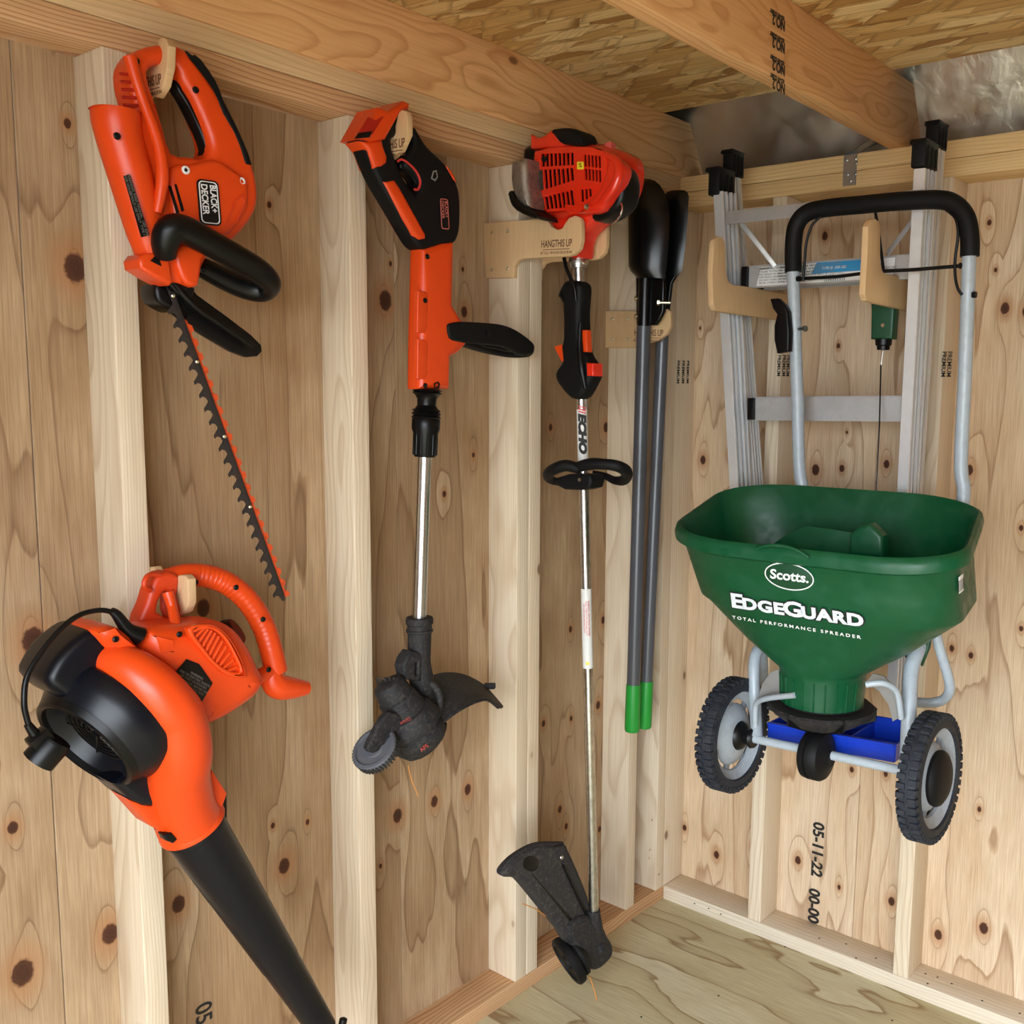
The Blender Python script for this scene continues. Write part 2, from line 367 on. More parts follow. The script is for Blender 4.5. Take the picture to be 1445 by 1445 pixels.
# left wall: sheathing boards between joints, studs, plates
wl = empty('wall_left', (0, 0, 0), kind='structure')
kl = wall_knots(KL, 'x')
joints = [-3.0, X(16, 100, 0).y, X(558, 500, 0).y, (YS[2]+S), X(912, 700, 0).y-0.03, 0.0]
joints = sorted(joints)
for i, (a, b) in enumerate(zip(joints, joints[1:])):
    kk = [q for q in kl if a-0.02 < q[0] < b+0.02]
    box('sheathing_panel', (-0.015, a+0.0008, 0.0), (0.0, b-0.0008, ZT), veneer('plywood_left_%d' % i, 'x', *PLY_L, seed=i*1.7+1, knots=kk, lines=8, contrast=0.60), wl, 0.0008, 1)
stud_mats = [lumber('stud_wood_%d' % i, 'z', STUDC[0], STUDC[1], seed=i*2.1, pith=(0.06+0.02*i, -0.9-0.1*i), ring=0.005+0.0007*i, tint=0.42, knots=0.55) for i in range(5)]
for i, (y0, m) in enumerate([(YS[0]-2*0.4064, 1), (YS[0]-0.4064, 3), (YS[0], 0), (YS[1], 1), (YS[2], 2), (YS[2]+S, 3), (YS[3], 4), (-0.127, 1)]):
    box('stud', (0.0, y0+0.0003, S), (W, y0+S-0.0003, ZB), stud_mats[m], wl, 0.002, 3)
box('stud', (W-S, -W+0.0004, S), (W, -0.001, ZB), stud_mats[4], wl, 0.0015, 2)
fir = lambda n, ax, seed, **k: lumber(n, ax, srgb(222, 186, 142), srgb(160, 98, 58), seed=seed, tint=0.75, **k)
box('bottom_plate', (0.0, DY, 0.0), (W-.0005, -.0005, S), fir('plate_fir', 'y', 3, pith=(0.02, -0.06), ring=0.006, knots=0), wl)
box('top_plate', (0.0, DY, ZB), (W-.0005, -.0005, ZB+S-0.0005), fir('plate_fir_upper', 'y', 5, pith=(0.03, 1.80), ring=0.0065, knots=0), wl)
box('top_plate', (0.0, DY, ZB+S+0.0005), (W-.0005, -.0005, ZT), lumber('plate_pale', 'y', srgb(228, 200, 156), srgb(170, 128, 84), seed=8, pith=(0.0, 2.3), ring=0.008, tint=0.3), wl)
# back wall
wb = empty('wall_back', (0, 0, 0), kind='structure')
kb = wall_knots(KB, 'y'); jb = [0.0, Y(1236, 650, 0).x, 1.21, 3.40]
for i, (a, b) in enumerate(zip(jb, jb[1:])):
    kk = [q for q in kb if a-0.02 < q[0] < b+0.02]
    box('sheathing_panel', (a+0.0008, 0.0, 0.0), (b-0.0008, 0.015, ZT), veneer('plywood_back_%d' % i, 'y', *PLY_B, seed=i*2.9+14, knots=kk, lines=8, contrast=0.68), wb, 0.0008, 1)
for i, x0 in enumerate([B1, B2, B2+0.4064, B2+2*0.4064, B2+3*0.4064]):
    box('stud', (x0, -W, S), (x0+S, 0.0, ZB), stud_mats[(i*2+1) % 5], wb, 0.002, 3)
box('bottom_plate', (W, -W, 0.0), (3.40, 0.0, S), lumber('sole_plate', 'x', srgb(230, 220, 200), srgb(172, 146, 116), seed=4, pith=(-0.2, -0.2), ring=0.008, tint=0.35), wb)
pine = [lumber('plate_pine_%d' % i, 'x', srgb(236, 206, 152), srgb(186, 136, 82), seed=11+i*3, pith=(-0.02, 1.86-0.05*i), ring=0.008, tint=0.45) for i in range(2)]
box('top_plate', (W, -W, ZB), (3.40, 0.0, ZB+S-0.0005), pine[0], wb); box('top_plate', (W, -W, ZB+S+0.0005), (3.40, 0.0, ZT), pine[1], wb)
# floor of treated plywood sheets
fl = empty('floor', (0, 0, 0), kind='structure')
fm = veneer('treated_plywood', 'z', srgb(224, 221, 192), srgb(200, 190, 150), srgb(128, 92, 54), seed=33, lines=7, contrast=0.75, along=1.0)
box('plywood_sheet', (-0.015, -1.83, -0.018), (3.40, 0.015, 0.0), fm, fl, 0.001, 1)
box('plywood_sheet', (-0.015, -3.0, -0.018), (3.40, -1.832, 0.0), fm, fl, 0.001, 1)
# ceiling: loft joists, strand board deck, foil faced roof behind
ce = empty('ceiling', (0, 0, 0), kind='structure')
JH = 0.140; om = osb_mat()
def joist(x1, m):
    bm = bmesh.new(); prof = [(-3.0, ZT), (0.012, ZT), (0.002, ZT+0.035), (-0.055, ZT+JH), (-3.0, ZT+JH)]
    A = [bm.verts.new((x1-S, y, z)) for y, z in prof]; B = [bm.verts.new((x1, y, z)) for y, z in prof]
    bm.faces.new(A); bm.faces.new(B[::-1])
    for i in range(5): bm.faces.new((A[i], B[i], B[(i+1) % 5], A[(i+1) % 5]))
    bmesh.ops.recalc_face_normals(bm, faces=bm.faces)
    bmesh.ops.bevel(bm, geom=list(bm.edges), offset=0.002, segments=2, affect='EDGES', profile=0.5)
    return bmfin('joist', bm, m, ce)
jm = [lumber('joist_fir_%d' % i, 'y', srgb(240, 196, 142), srgb(188, 122, 68), seed=20+i*5, pith=(0.0+0.61*i, 2.06+0.02*i), ring=0.0075, tint=0.55, wob=0.02, knots=0.3) for i in range(4)]
for i in range(4): joist(0.094+0.598*i, jm[i])
box('deck_panel', (-0.015, -1.45, ZT+JH), (3.40, -0.172, ZT+JH+0.012), om, ce, 0.001, 1)
box('deck_panel', (-0.015, -3.0, ZT+JH), (3.40, -1.453, ZT+JH+0.012), om, ce, 0.001, 1)
bm = bmesh.new(); s = 1.83; n = Vector((0, -s, -1)).normalized()
a = Vector((0, 0.020, ZT-0.005)); b = a+Vector((0, -0.45, 0.45*s)); off = Vector((0, 0.012, 0.006))
q = [a, b, b+off, a+off]
A = [bm.verts.new((-0.015, v.y, v.z)) for v in q]; B = [bm.verts.new((3.40, v.y, v.z)) for v in q]
bm.faces.new(A); bm.faces.new(B[::-1])
for i in range(4): bm.faces.new((A[i], B[i], B[(i+1) % 4], A[(i+1) % 4]))
bmfin('roof_foil', bm, foil_mat(), ce)
box('unseen_roof_cover', (-0.015, -3.0, ZT+0.80), (3.40, -0.40, ZT+0.812), om, ce, 0.001, 1)  # unseen cover, added to stop sky light leaking in over the loft
box('gable_panel', (3.40, -3.0, ZT+JH), (3.415, 0.0, ZT+0.81), om, ce, 0.001, 1)
box('gable_panel', (-0.015, DY-0.02, ZT+JH), (3.415, DY-0.005, ZT+0.80), om, ce, 0.001, 1)
# side of the loft above the left plate, and the rest of the shed behind the camera
pw = veneer('plywood_far', 'y', *PLY_L, seed=50, lines=6, contrast=0.4); pwx = veneer('plywood_side', 'x', *PLY_L, seed=52, lines=6, contrast=0.4)
DARKP = (srgb(134, 108, 80), srgb(112, 86, 60), srgb(80, 56, 36)); pw = veneer('low_bounce_far', 'y', *DARKP, seed=50); pwr = veneer('low_bounce_side', 'x', *DARKP, seed=55)  # unseen walls coloured dark to cut the light they bounce back
box('gable_panel', (-0.015, -3.0, ZT+0.001), (0.0, 0.0, ZT+0.9), pwx, ce, 0.0008, 1)
wr = empty('wall_right', (0, 0, 0), kind='structure')
box('sheathing_panel', (3.40, -3.0, 0.0), (3.415, 0.0, ZT+JH), pwr, wr, 0.0008, 1)
wf = empty('wall_front', (0, 0, 0), kind='structure')
box('sheathing_panel', (-0.015, DY-0.02, 0), (DOOR[0], DY-0.005, ZT+JH), pw, wf, 0.0008, 1)
box('sheathing_panel', (DOOR[1], DY-0.02, 0), (3.415, DY-0.005, ZT+JH), pw, wf, 0.0008, 1)
box('sheathing_panel', (DOOR[0], DY-0.02, DOOR[3]), (DOOR[1], DY-0.005, ZT+JH), pw, wf, 0.0008, 1)
gm = NT('pale_bounce_ground'); gm.t.links.new(gm.ramp(gm.noise(gm.pos(), 30, 5), [(0.3, srgb(150, 146, 136)), (0.7, srgb(190, 186, 176))]), gm.b.inputs['Base Color']); gm.b.inputs['Roughness'].default_value = 0.9  # unseen ground outside, kept pale to bounce light up to the ceiling
g = box('ground', (-20, -30, -0.25), (22, DY-0.03, -0.2), gm.m, None, 0.0, 1); tag(g, kind='structure')

# ================================================================ materials of the tools
ORANGE = plastic('orange_plastic', srgb(222, 70, 18), 0.36, 0.45, bump=0.06, bs=500)
ORANGE_D = plastic('orange_plastic_deep', srgb(206, 60, 18), 0.45)
RED = plastic('red_engine_plastic', srgb(224, 44, 20), 0.24, 0.6, coat=0.3)
RED_D = plastic('red_plastic_deep', srgb(170, 30, 18), 0.4)
BLACK = plastic('black_plastic', srgb(9, 9, 10), 0.36, 0.28)
BLACK_M = plastic('black_rubber', srgb(13, 13, 14), 0.6, 0.22, bump=0.1, bs=400)
NAVY = plastic('black_blower_plastic', srgb(9, 12, 20), 0.34, 0.32)
DUSTY = plastic('dusty_black_plastic', srgb(34, 33, 35), 0.6, 0.3, grime=0.4, gcol=srgb(98, 90, 80), gs=170, bump=0.3, bs=500)
DUSTY2 = plastic('dusty_dark_guard', srgb(42, 41, 42), 0.62, 0.3, grime=0.5, gcol=srgb(104, 96, 86), gs=150, bump=0.25, bs=400)
GREYW = plastic('grey_wheel_plastic', srgb(120, 126, 134), 0.5, grime=0.35, gs=50)
TYRE = plastic('tyre_rubber', srgb(32, 36, 44), 0.6, 0.35, grime=0.3, gcol=srgb(84, 84, 84), gs=45)
GREEN = plastic('green_hopper_plastic', srgb(4, 74, 42), 0.36, 0.4, grime=0.08, gcol=srgb(70, 120, 95), gs=30, bump=0.08, bs=600)
GREEN_D = plastic('dark_green_plastic', srgb(16, 66, 40), 0.45)
GRIPG = plastic('bright_green_grip', srgb(30, 148, 52), 0.42)
BLUE = plastic('blue_plastic', srgb(18, 56, 178), 0.32)
WHITE = plastic('white_print', srgb(232, 232, 232), 0.5)
SILVER_P = plastic('silver_print', srgb(214, 220, 226), 0.35)
INK = plastic('black_ink', srgb(28, 24, 22), 0.7)
INKB = plastic('branded_ink', srgb(96, 58, 34), 0.7)
YELLOW = plastic('yellow_sticker', srgb(236, 214, 44), 0.5)
REDP = plastic('red_print', srgb(200, 50, 44), 0.5)
DREDP = plastic('worn_red_print', srgb(150, 54, 42), 0.6, grime=0.6, gcol=srgb(60,50,46), gs=120)
BLUEP = plastic('blue_print', srgb(40, 140, 196), 0.5)
GREYTXT = plastic('grey_print', srgb(120, 120, 116), 0.5)
LINE = plastic('orange_trimmer_line', srgb(214, 140, 60), 0.4)
CHROME = brushed('polished_tube', (0.78, 0.80, 0.79, 1), 0.27)
DULLST = brushed('dull_steel', (0.62, 0.61, 0.58, 1), 0.34, dirt=0.7)
ALU = plastic('aluminium_rail', (0.78, 0.79, 0.80, 1), 0.34, metal=0.55)
ALU_SHADE = plastic('aluminium_shaded_recess', (0.30, 0.30, 0.30, 1), 0.4, metal=0.5)  # darker copy of the rail metal, paints shade into the recessed web
ALUX = plastic('aluminium_step', (0.50, 0.50, 0.50, 1), 0.36, metal=0.5, grime=0.2, gs=30)
ZINC = plastic('zinc_screw', (0.75, 0.68, 0.5, 1), 0.3, metal=1.0)
GALV = plastic('galvanised_steel', (0.42, 0.43, 0.43, 1), 0.38, metal=1.0, grime=0.4, gs=60)
PAINTG = plastic('silver_grey_painted_tube', srgb(166, 176, 184), 0.32, 0.6, grime=0.25, gcol=srgb(120, 116, 108), gs=70)
HGREY = plastic('dark_grey_fibreglass', srgb(78, 80, 86), 0.3, 0.6)
GLOSSB = plastic('gloss_black_steel', srgb(9, 9, 10), 0.26, 0.45)
MUFF = plastic('heat_stained_metal', (0.42, 0.38, 0.33, 1), 0.42, metal=0.9, grime=0.8, gcol=srgb(60, 40, 26), gs=55)
BIRCH = veneer('birch_plywood', 'y', srgb(224, 192, 150), srgb(208, 174, 130), srgb(182, 144, 102), seed=61, lines=3, contrast=0.22, along=4)
BIRCHX = veneer('birch_plywood_side', 'x', srgb(224, 192, 150), srgb(208, 174, 130), srgb(182, 144, 102), seed=63, lines=3, contrast=0.22, along=4)
def V(*a): return Vector(a)
DIRR, DIRU, DIRT = rt.copy(), up.copy(), -fw        # right / up / towards the photographer at the shed door, for leaning axes
def fx(px, py, x, deg=0):
    """text frame on a surface facing the room from the left wall; deg turns the reading direction"""
    a = math.radians(deg); u = V(0, math.cos(a), math.sin(a)); v = V(0, -math.sin(a), math.cos(a)); return frame(X(px, py, x), u, v)
def fy(px, py, y, deg=0):
    a = math.radians(deg); u = V(math.cos(a), 0, math.sin(a)); v = V(-math.sin(a), 0, math.cos(a)); return frame(Y(px, py, y), u, v)
def rr(cx, cy, w, h, r, n=4):
    """rounded rectangle outline"""
    out = []
    for sx, sy, a0 in ((1, 1, 0), (-1, 1, 90), (-1, -1, 180), (1, -1, 270)):
        for i in range(n+1):
            a = math.radians(a0+90*i/n); out.append((cx+sx*(w/2-r)+r*math.cos(a), cy+sy*(h/2-r)+r*math.sin(a)))
    return out
def circ(cx, cy, r, n=16): return [(cx+r*math.cos(2*math.pi*i/n), cy+r*math.sin(2*math.pi*i/n)) for i in range(n)]
def screws(pts, n, mat, parent, r=0.0042, name='screw'):
    first = None
    for p in pts:
        if first is None:
            first = lathe(name, p, n, [(0, 0), (0, r), (0.0012, r*0.95), (0.0022, r*0.55), (0.0012, r*0.4), (0.0012, 0)], mat, parent, 12); base = Vector(p)
        else:
            o = first.copy(); COL.objects.link(o); o.parent = parent; o.location = first.location + (Vector(p)-base)

# ================================================================ plywood hooks on the studs
def hook(label, outl, plane, val, t=0.012, base=None, cat='hook', group='plywood tool hooks', stamp=None, scr=None, side=-1):
    pts3 = [(X if plane == 'x' else Y)(px, py, val) for px, py in outl]
    c = base or pts3[0]
    r = empty('plywood_hook', c, label, cat, group)
    p2 = [((p.y if plane == 'x' else p.x), p.z) for p in pts3]
    M4 = frame((val, 0, 0), (0, 1, 0), (0, 0, 1)) if plane == 'x' else frame((0, val, 0), (1, 0, 0), (0, 0, 1))
    fin('hook_plate', slab_mesh('hook_plate', [p2], M4, t, 0.0015, 2), BIRCHX if plane == 'x' else BIRCH, r)
    if stamp:
        px, py, sz = stamp; f = (fx if plane == 'x' else fy)(px, py, val + (t/2+0.0003 if plane == 'x' else -t/2-0.0003), -2)
        text('stamped_name', "HANGTHIS UP", f, sz, INKB, r, off=0.0002, sx=0.62)
        f2 = f.copy(); f2.translation = f.translation + f.to_3x3() @ V(0, -sz*0.85, 0)
        text('stamped_line', "BY CLC WOODCREATION", f2, sz*0.36, INKB, r, sx=0.95)
        bm = bmesh.new(); o = f.translation + f.to_3x3() @ V(0, -sz*0.52, 0); add_obox(bm, o, f.to_3x3() @ V(sz*1.75, 0, 0), f.to_3x3() @ V(0, sz*0.03, 0), f.to_3x3() @ V(0, 0, 0.0002)); bmfin('stamped_rule', bm, INKB, r)
    if scr:
        n = (1, 0, 0) if plane == 'x' else (0, -1, 0); o = val + (t/2 if plane == 'x' else -t/2)
        screws([(X if plane == 'x' else Y)(a, b, o) for a, b in scr], n, ZINC, r)
    return r
HY1 = YS[0]+S+0.0065; HY2 = YS[1]+S+0.0065; HY3 = YS[2]-0.0065; HY3B = YS[2]+2*S+0.0065; HY4 = YS[3]-0.0065
hook('curved plywood hook holding the hedge trimmer by its loop handle', [(150,112),(183,110),(200,108),(213,103),(222,90),(226,70),(229,57),(235,54),(240,57),(243,66),(242,95),(236,122),(226,138),(214,136),(200,150),(150,156)], 'y', HY1, stamp=(207, 117, 0.020))
hook('curved plywood hook holding the cordless string trimmer', [(470,198),(540,196),(552,190),(562,178),(566,160),(571,156),(576,158),(579,166),(579,190),(569,213),(555,225),(545,224),(520,242),(470,246)], 'y', HY2, stamp=(548, 205, 0.022))
br = [(684,315),(773,309),(777,314),(780,320),(789,325),(796,323),(801,314),(806,308),(814,305),(820,307),(823,313),(823,340),(820,352),(812,360),(804,362),(740,365),(733,368),(728,376),(727,392),(688,393)]
hook('wide plywood bracket with four screws in front of the red engine', br, 'y', HY3, stamp=(785, 344, 0.021), scr=[(693,328),(716,326),(693,380),(716,379)], cat='bracket', group='engine brackets')
b3 = [Y(px, py, HY3) for px, py in br]; dz = 0.0
r = empty('plywood_hook', (W, HY3B, b3[0].z), 'plywood bracket with a rounded end behind the red engine', 'bracket', 'engine brackets')
fin('hook_plate', slab_mesh('hook_plate', [[(p.x-0.008, p.z+0.004) for p in b3]], frame((0, HY3B, 0), (1, 0, 0), (0, 0, 1)), 0.012, 0.0015, 2), BIRCH, r)
hook('small plywood hook under the shovel blades of the post hole digger', [(856,439),(899,439),(903,452),(911,460),(925,458),(935,447),(938,439),(943,436),(947,439),(948,460),(942,472),(930,481),(915,485),(899,491),(856,491)], 'y', HY4, stamp=(915, 470, 0.022), scr=[(864.5,450.5),(885.5,450.5),(864,478.5),(885,478.5)])
HX5 = B1+S+0.0065; HX6 = B2-0.0065
hook('L-shaped plywood hook standing in front of the left rail of the stepladder', [(1011,334),(1017,337),(1020,345),(1021,386),(1024,396),(1030,402),(1048,404),(1125,418),(1125,455),(1015,440.5),(1007,438),(1003,430),(1001.5,386),(1004,342),(1007,336)], 'x', HX5, 0.013, group='ladder hooks')
hook('L-shaped plywood hook with its upright tip under the black foam handle of the spreader', [(1231,309),(1236,313),(1238,320),(1238,372),(1241,382),(1248,387),(1282,394),(1308,399),(1308,444),(1281,439),(1227,427),(1219,424),(1216,416),(1219,366),(1221,320),(1225,311)], 'x', HX6, 0.013, group='ladder hooks')
hook('U-shaped plywood hook carrying the leaf blower', [(170,800),(212,800),(222,799),(225,804),(226,826),(233,838),(243,839),(251,830),(254,816),(258,811),(266,811),(271,817),(272,850),(267,863),(256,870),(235,868),(215,880),(170,884)], 'y', HY1, 0.013)

# ================================================================ leaf blower
lb = empty('leaf_blower', X(262, 1000, 0.20), 'orange and black corded leaf blower hanging from a plywood hook', 'leaf blower')
tdir = (X(449, 1441, 0.20)-X(272, 1160, 0.20)).normalized()
dc = X(121, 1050, 0.22)
eT = (CP-dc).normalized(); eR = V(0, 0, 1).cross(eT).normalized(); eU = eT.cross(eR)
AX = (-eR*0.70 - eU*0.60 + eT*0.30).normalized(); e2 = (eT-AX*eT.dot(AX)).normalized(); e1 = AX.cross(e2)
if e1.dot(eR) < 0: e1 = -e1
lathe('fan_housing', dc, AX, [(-0.110, 0), (-0.110, 0.066), (-0.104, 0.076), (-0.066, 0.082), (-0.060, 0.094), (-0.054, 0.099), (-0.042, 0.100), (-0.026, 0.094), (-0.010, 0.085), (-0.002, 0.080), (0.0, 0.077), (0.0, 0.072), (-0.012, 0.066), (-0.026, 0.058), (-0.030, 0)], NAVY, lb, 64)
lathe('intake_rim', dc, AX, [(-0.004, 0.070), (0.003, 0.071), (0.005, 0.0745), (0.003, 0.079), (-0.006, 0.083)], BLACK, lb, 64)
bm = bmesh.new(); gc = dc-AX*0.020; u = AX.cross(V(1, 0, 0)).normalized(); v = AX.cross(u)
for q in (0.010, 0.018, 0.026, 0.034, 0.042, 0.050):
    add_tube(bm, [gc+u*(q*math.cos(a))+v*(q*math.sin(a)) for a in (2*math.pi*i/40 for i in range(40))], 0.0013, 6, closed=True, upv=AX)
for i in range(6):
    a = math.pi*i/3+0.3; add_tube(bm, [gc+(u*math.cos(a)+v*math.sin(a))*0.006, gc+(u*math.cos(a)+v*math.sin(a))*0.058], 0.0017, 6)
bmfin('intake_grille', bm, BLACK, lb)
ring = lambda th: dc-AX*.083+(e1*math.cos(math.radians(th))+e2*math.sin(math.radians(th)))*.084
sc = [(ring(150),0,.021),(ring(130),0,.027),(ring(108),0,.031),(ring(86),0,.034),(ring(64),0,.0355),(ring(44),0,.037),(X(256,1058,.272),0,.041),(X(252,1098,.245),0,.043),(X(258,1136,.222),0,.0445),(X(268,1158,.212),0,.0450)]
P = smooth2([p_ for p_, x, _ in sc], 6, False); R = [v_.x for v_ in smooth2([V(q[2], 0, 0) for q in sc], 6, False)]
tube('volute', P, [max(.019, q) for q in R], ORANGE, lb, 32)
# upper back of the volute and the housing cheek
slabX('housing_cheek', [[(112,884),(130,877),(148,880),(166,892),(180,912),(184,930),(160,930),(138,916),(122,902)]], 0.205, 0.10, ORANGE, lb, 0.024, 5, 3)
slabX('housing_shoulder', [[(44,955),(48,938),(62,916),(80,898),(100,884),(118,882),(132,896),(150,925),(150,960),(100,985),(64,975)]], 0.19, 0.10, NAVY, lb, 0.014, 4, 2)
slabX('housing_foot', [[(140,1096),(165,1080),(205,1066),(226,1084),(220,1112),(200,1130),(182,1128),(166,1120)]], 0.20, 0.085, NAVY, lb, 0.012, 4, 1)
slabX('motor_housing', [[(186,888),(205,879),(232,877),(258,876),(290,872),(316,884),(337,912),(348,936),(356,950),(346,974),(318,996),(285,1014),(262,1018),(225,985),(190,940)]], 0.205, 0.105, ORANGE, lb, 0.034, 6, 3)
slabX('grip_bracket', [[(187,884),(198,850),(206,824),(214,810),(228,805),(242,808),(246,818),(243,836),(242,860),(250,888),(225,892)], [(214,862),(222,836),(230,834),(234,846),(240,872)]], 0.155, 0.036, ORANGE_D, lb, 0.008, 4, 2)
tube('bracket_strut', [X(237, 836, .182), X(243, 858, .19), X(250, 888, .225)], [.008, .007, .008], ORANGE, lb, 12)
tube('cord_hook', [X(226, 812, .17), X(212, 811, .175), X(205, 818, .18), (X(204, 828, .18)), X(212, 833, .175)], .004, ORANGE_D, lb, 10, 4)
gp = smooth2([X(236, 819, .148), X(262, 812, .149), X(292, 813, .155), X(322, 824, .163), (X(350, 848, .172)), X(371, 882, .180), X(382, 915, .188), X(390, 948, .19)], 14, False)
tube('handle_grip', gp, [0.0178*(1 + (0.035*math.sin(i*2.2) if 20 < i < 84 else 0)) for i in range(len(gp))], ORANGE, lb, 24)
tube('handle_arm', [X(334, 972, .205), X(360, 958, .198), X(390, 942, .190)], [.019, .0125, .0125], ORANGE, lb, 18, 4)
tube('handle_foot', [X(386, 938, .19), X(384, 955, .19), X(392, 968, .19), X(412, 971, .19), X(433, 971, .19)], [.013, .018, .021, .018, .0115], ORANGE, lb, 24, 5)
lathe('foot_socket', X(433.5, 971, .19), X(433, 971, .19)-X(412, 971, .19), [(0.0005, 0.0055), (0.0008, 0)], BLACK, lb, 16)
lathe('side_cap', X(318, 900, .19), (0.5, 0.6, 0.5), [(0, .026), (.012, .026), (.022, .02), (.026, 0)], BLACK, lb, 24)
vent = [(262,887),(286,880),(305,884),(322,900),(336,924),(345,950),(338,956),(320,953),(299,938),(278,914)]
vin = [(270,890),(286,886),(302,890),(316,904),(328,926),(336,946),(322,946),(302,933),(284,911)]
slabX('vent_frame', [vent, vin], 0.258, 0.014, ORANGE, lb, 0.003, 3, 3); slabX('vent_recess', [vin], 0.254, 0.003, ORANGE_D, lb, 0.0005, 1, 3)
for i in range(11):
    t = i/10; a = (273+t*57, 893+t*50-6*math.sin(t*3.1)); top = (285+t*52-2, 886+t*56-16*math.sin(t*3.1)); bot = (270+t*50, 893+t*54+5*math.sin(t*3.1))
    tube('vent_slat', [X(*top, 0.2615), X(*bot, 0.2615)], 0.0021, ORANGE, lb, 8)
slabX('warning_label', [[(263,930),(281,937),(300,964),(277,1004),(238,960)]], 0.2590, 0.0012, BLACK, lb, 0.0003, 1)
fl_ = fx(270, 966, 0.2599, -38)
text('label_print', "WARNING\nRISK OF ELECTRIC SHOCK\nUSE ONLY OUTDOORS\nREAD MANUAL BEFORE USE\nWEAR EYE PROTECTION\n120V~ 60Hz 12A\nMADE IN CHINA", fl_, 0.0047, GREYTXT, lb)
# outlet flange and tube
oc = X(270, 1162, 0.208)
lathe('outlet_collar', oc, tdir, [(-0.03, 0.0445), (-0.004, 0.0485), (0, 0.0495), (0.004, 0.0495), (0.006, 0.044), (0.006, 0.03)], ORANGE, lb, 40)
slabX('collar_gusset', [[(166,1120),(199,1131),(219,1119),(224,1130),(232,1168),(225,1172),(202,1160),(184,1140)]], 0.21, 0.05, ORANGE, lb, 0.004, 3)
slabX('collar_gusset', [[(282,1088),(288,1082),(309,1114),(300,1140),(284,1118)]], 0.21, 0.05, ORANGE, lb, 0.004, 3)
te = X(449, 1441, 0.20); L = (te-oc).length
lathe('blower_tube', oc, (te-oc), [(0.0, 0.040), (0.004, 0.046), (0.012, 0.0462), (0.014, 0.044), (L*0.28, 0.0395), (L*0.29, 0.0388), (L*0.66, 0.0315), (L*0.67, 0.0305), (L+0.02, 0.0232), (L+0.02, 0.021), (L-0.05, 0.021)], NAVY, lb, 48)
lathe('tube_lug', X(484, 1441, 0.20), V(0, .3, 1), [(-.006, 0), (-.006, .007), (.004, .007), (.006, .004), (.006, 0)], BLACK, lb, 14)
slabX('tube_latch', [[(226,1176),(238,1172),(246,1182),(240,1188),(230,1184)]], 0.235, 0.02, BLACK, lb, 0.003, 2)
slabX('tube_latch', [[(300,1124),(313,1116),(314,1150),(306,1158)]], 0.2, 0.03, BLACK, lb, 0.003, 2)
tube('cord_strain_relief', [X(197, 898, .235), X(180, 888, .235), X(165, 868, .235), X(157, 862, .235)], [.0135, .0095, .007, .0052], BLACK, lb, 14, 3)
tube('power_cord', [X(160, 864, .235), X(140, 861, .24), X(112, 868, .25), X(85, 888, .255), X(58, 920, .26), X(38, 955, .265), X(34, 990, .27), X(38, 1015, .27), X(46, 1036, .27)], .0036, BLACK, lb, 10, 6)
pa = (X(76, 1066, .27)-X(56, 1040, .28)).normalized()
obox('plug', X(56, 1043, .27), pa*0.011, pa.cross(V(1, 0, 0)).normalized()*0.013, V(0.011, 0, 0), BLACK, lb, 0.003)
tube('cord_boot', [X(39, 1022, .27), X(49, 1036, .27)], [.0048, .0068], BLACK, lb, 12)
pb = V(-0.25, -0.62, -0.74).normalized()
lathe('plug_shroud', X(72, 1054, .27), pb, [(-.012, 0), (-.012, .018), (-.008, .020), (.022, .021), (.022, .0185), (.004, .017), (.004, 0)], BLACK, lb, 32)
for a, b in ((163,903),(254,889),(262,820),(287,810),(333,828),(371,875),(379,944),(333,972),(235,1163)):
    pass
screws([X(a, b, x) for a, b, x in ((163,902,.256),(253,895,.257),(276,822,.172),(333,829,.182),(371,874,.204),(379,945,.205),(333,972,.255))], (1, 0, 0), BLACK, lb, 0.0045)

# ================================================================ hedge trimmer
HX = 0.155
ht = empty('hedge_trimmer', X(262, 470, HX), 'orange hedge trimmer with black handles and a long toothed blade', 'hedge trimmer')
slabX('body', [[(150,158),(176,156),(171,130),(168,105),(173,88),(186,74),(206,68),(228,66),(249,74),(272,99),(292,128),(312,163),(330,198),(345,235),(352,268),(351,292),(341,314),(319,339),(298,352),(286,360),(274,378),(268,404),(240,402),(214,392),(200,366),(190,330),(176,270),(160,215),(150,190)],
    [(197,106),(205,97),(220,94),(236,98),(243,116),(256,136),(270,165),(282,196),(284,214),(276,226),(255,224),(231,219),(220,185),(209,150),(200,124)]], HX, 0.056, ORANGE, ht, 0.013, 5, 2)
tube('motor_barrel', [X(163, 157, .168), X(164, 172, .168), X(170, 200, .168), X(186, 255, .168), X(206, 330, .168), X(214, 362, .165)], [.0335, .0335, .032, .031, .027, .021], ORANGE, ht, 32, 4, upv=(1, 0, 0), flat=0.92)
lathe('barrel_mouth', X(163, 157.5, .168), X(163, 157, .168)-X(164, 172, .168), [(0.0, 0.033), (0.001, 0.028), (-0.01, 0.026), (-0.01, 0)], ORANGE_D, ht, 32)
tube('body_rib', [X(183, 80, .185), X(192, 112, .187), X(203, 145, .188), X(216, 180, .192), X(226, 215, .196), X(229, 255, .198), X(222, 300, .194)], [.009, .0075, .007, .0075, .008, .0085, .006], ORANGE, ht, 14, 5)
for i in range(5):
    y = 104+i*11; tube('grip_rib', [X(169+i*1.2, y, .182), X(186+i*2.0, y+1, .182)], 0.0021, RED_D, ht, 8)
slabX('soft_grip', [[(249,76),(257,79),(276,102),(298,134),(318,172),(333,204),(344,234),(338,240),(329,238),(322,218),(312,192),(296,166),(289,146),(280,124),(262,98),(250,88)]], HX, 0.060, BLACK_M, ht, 0.012, 5, 2)
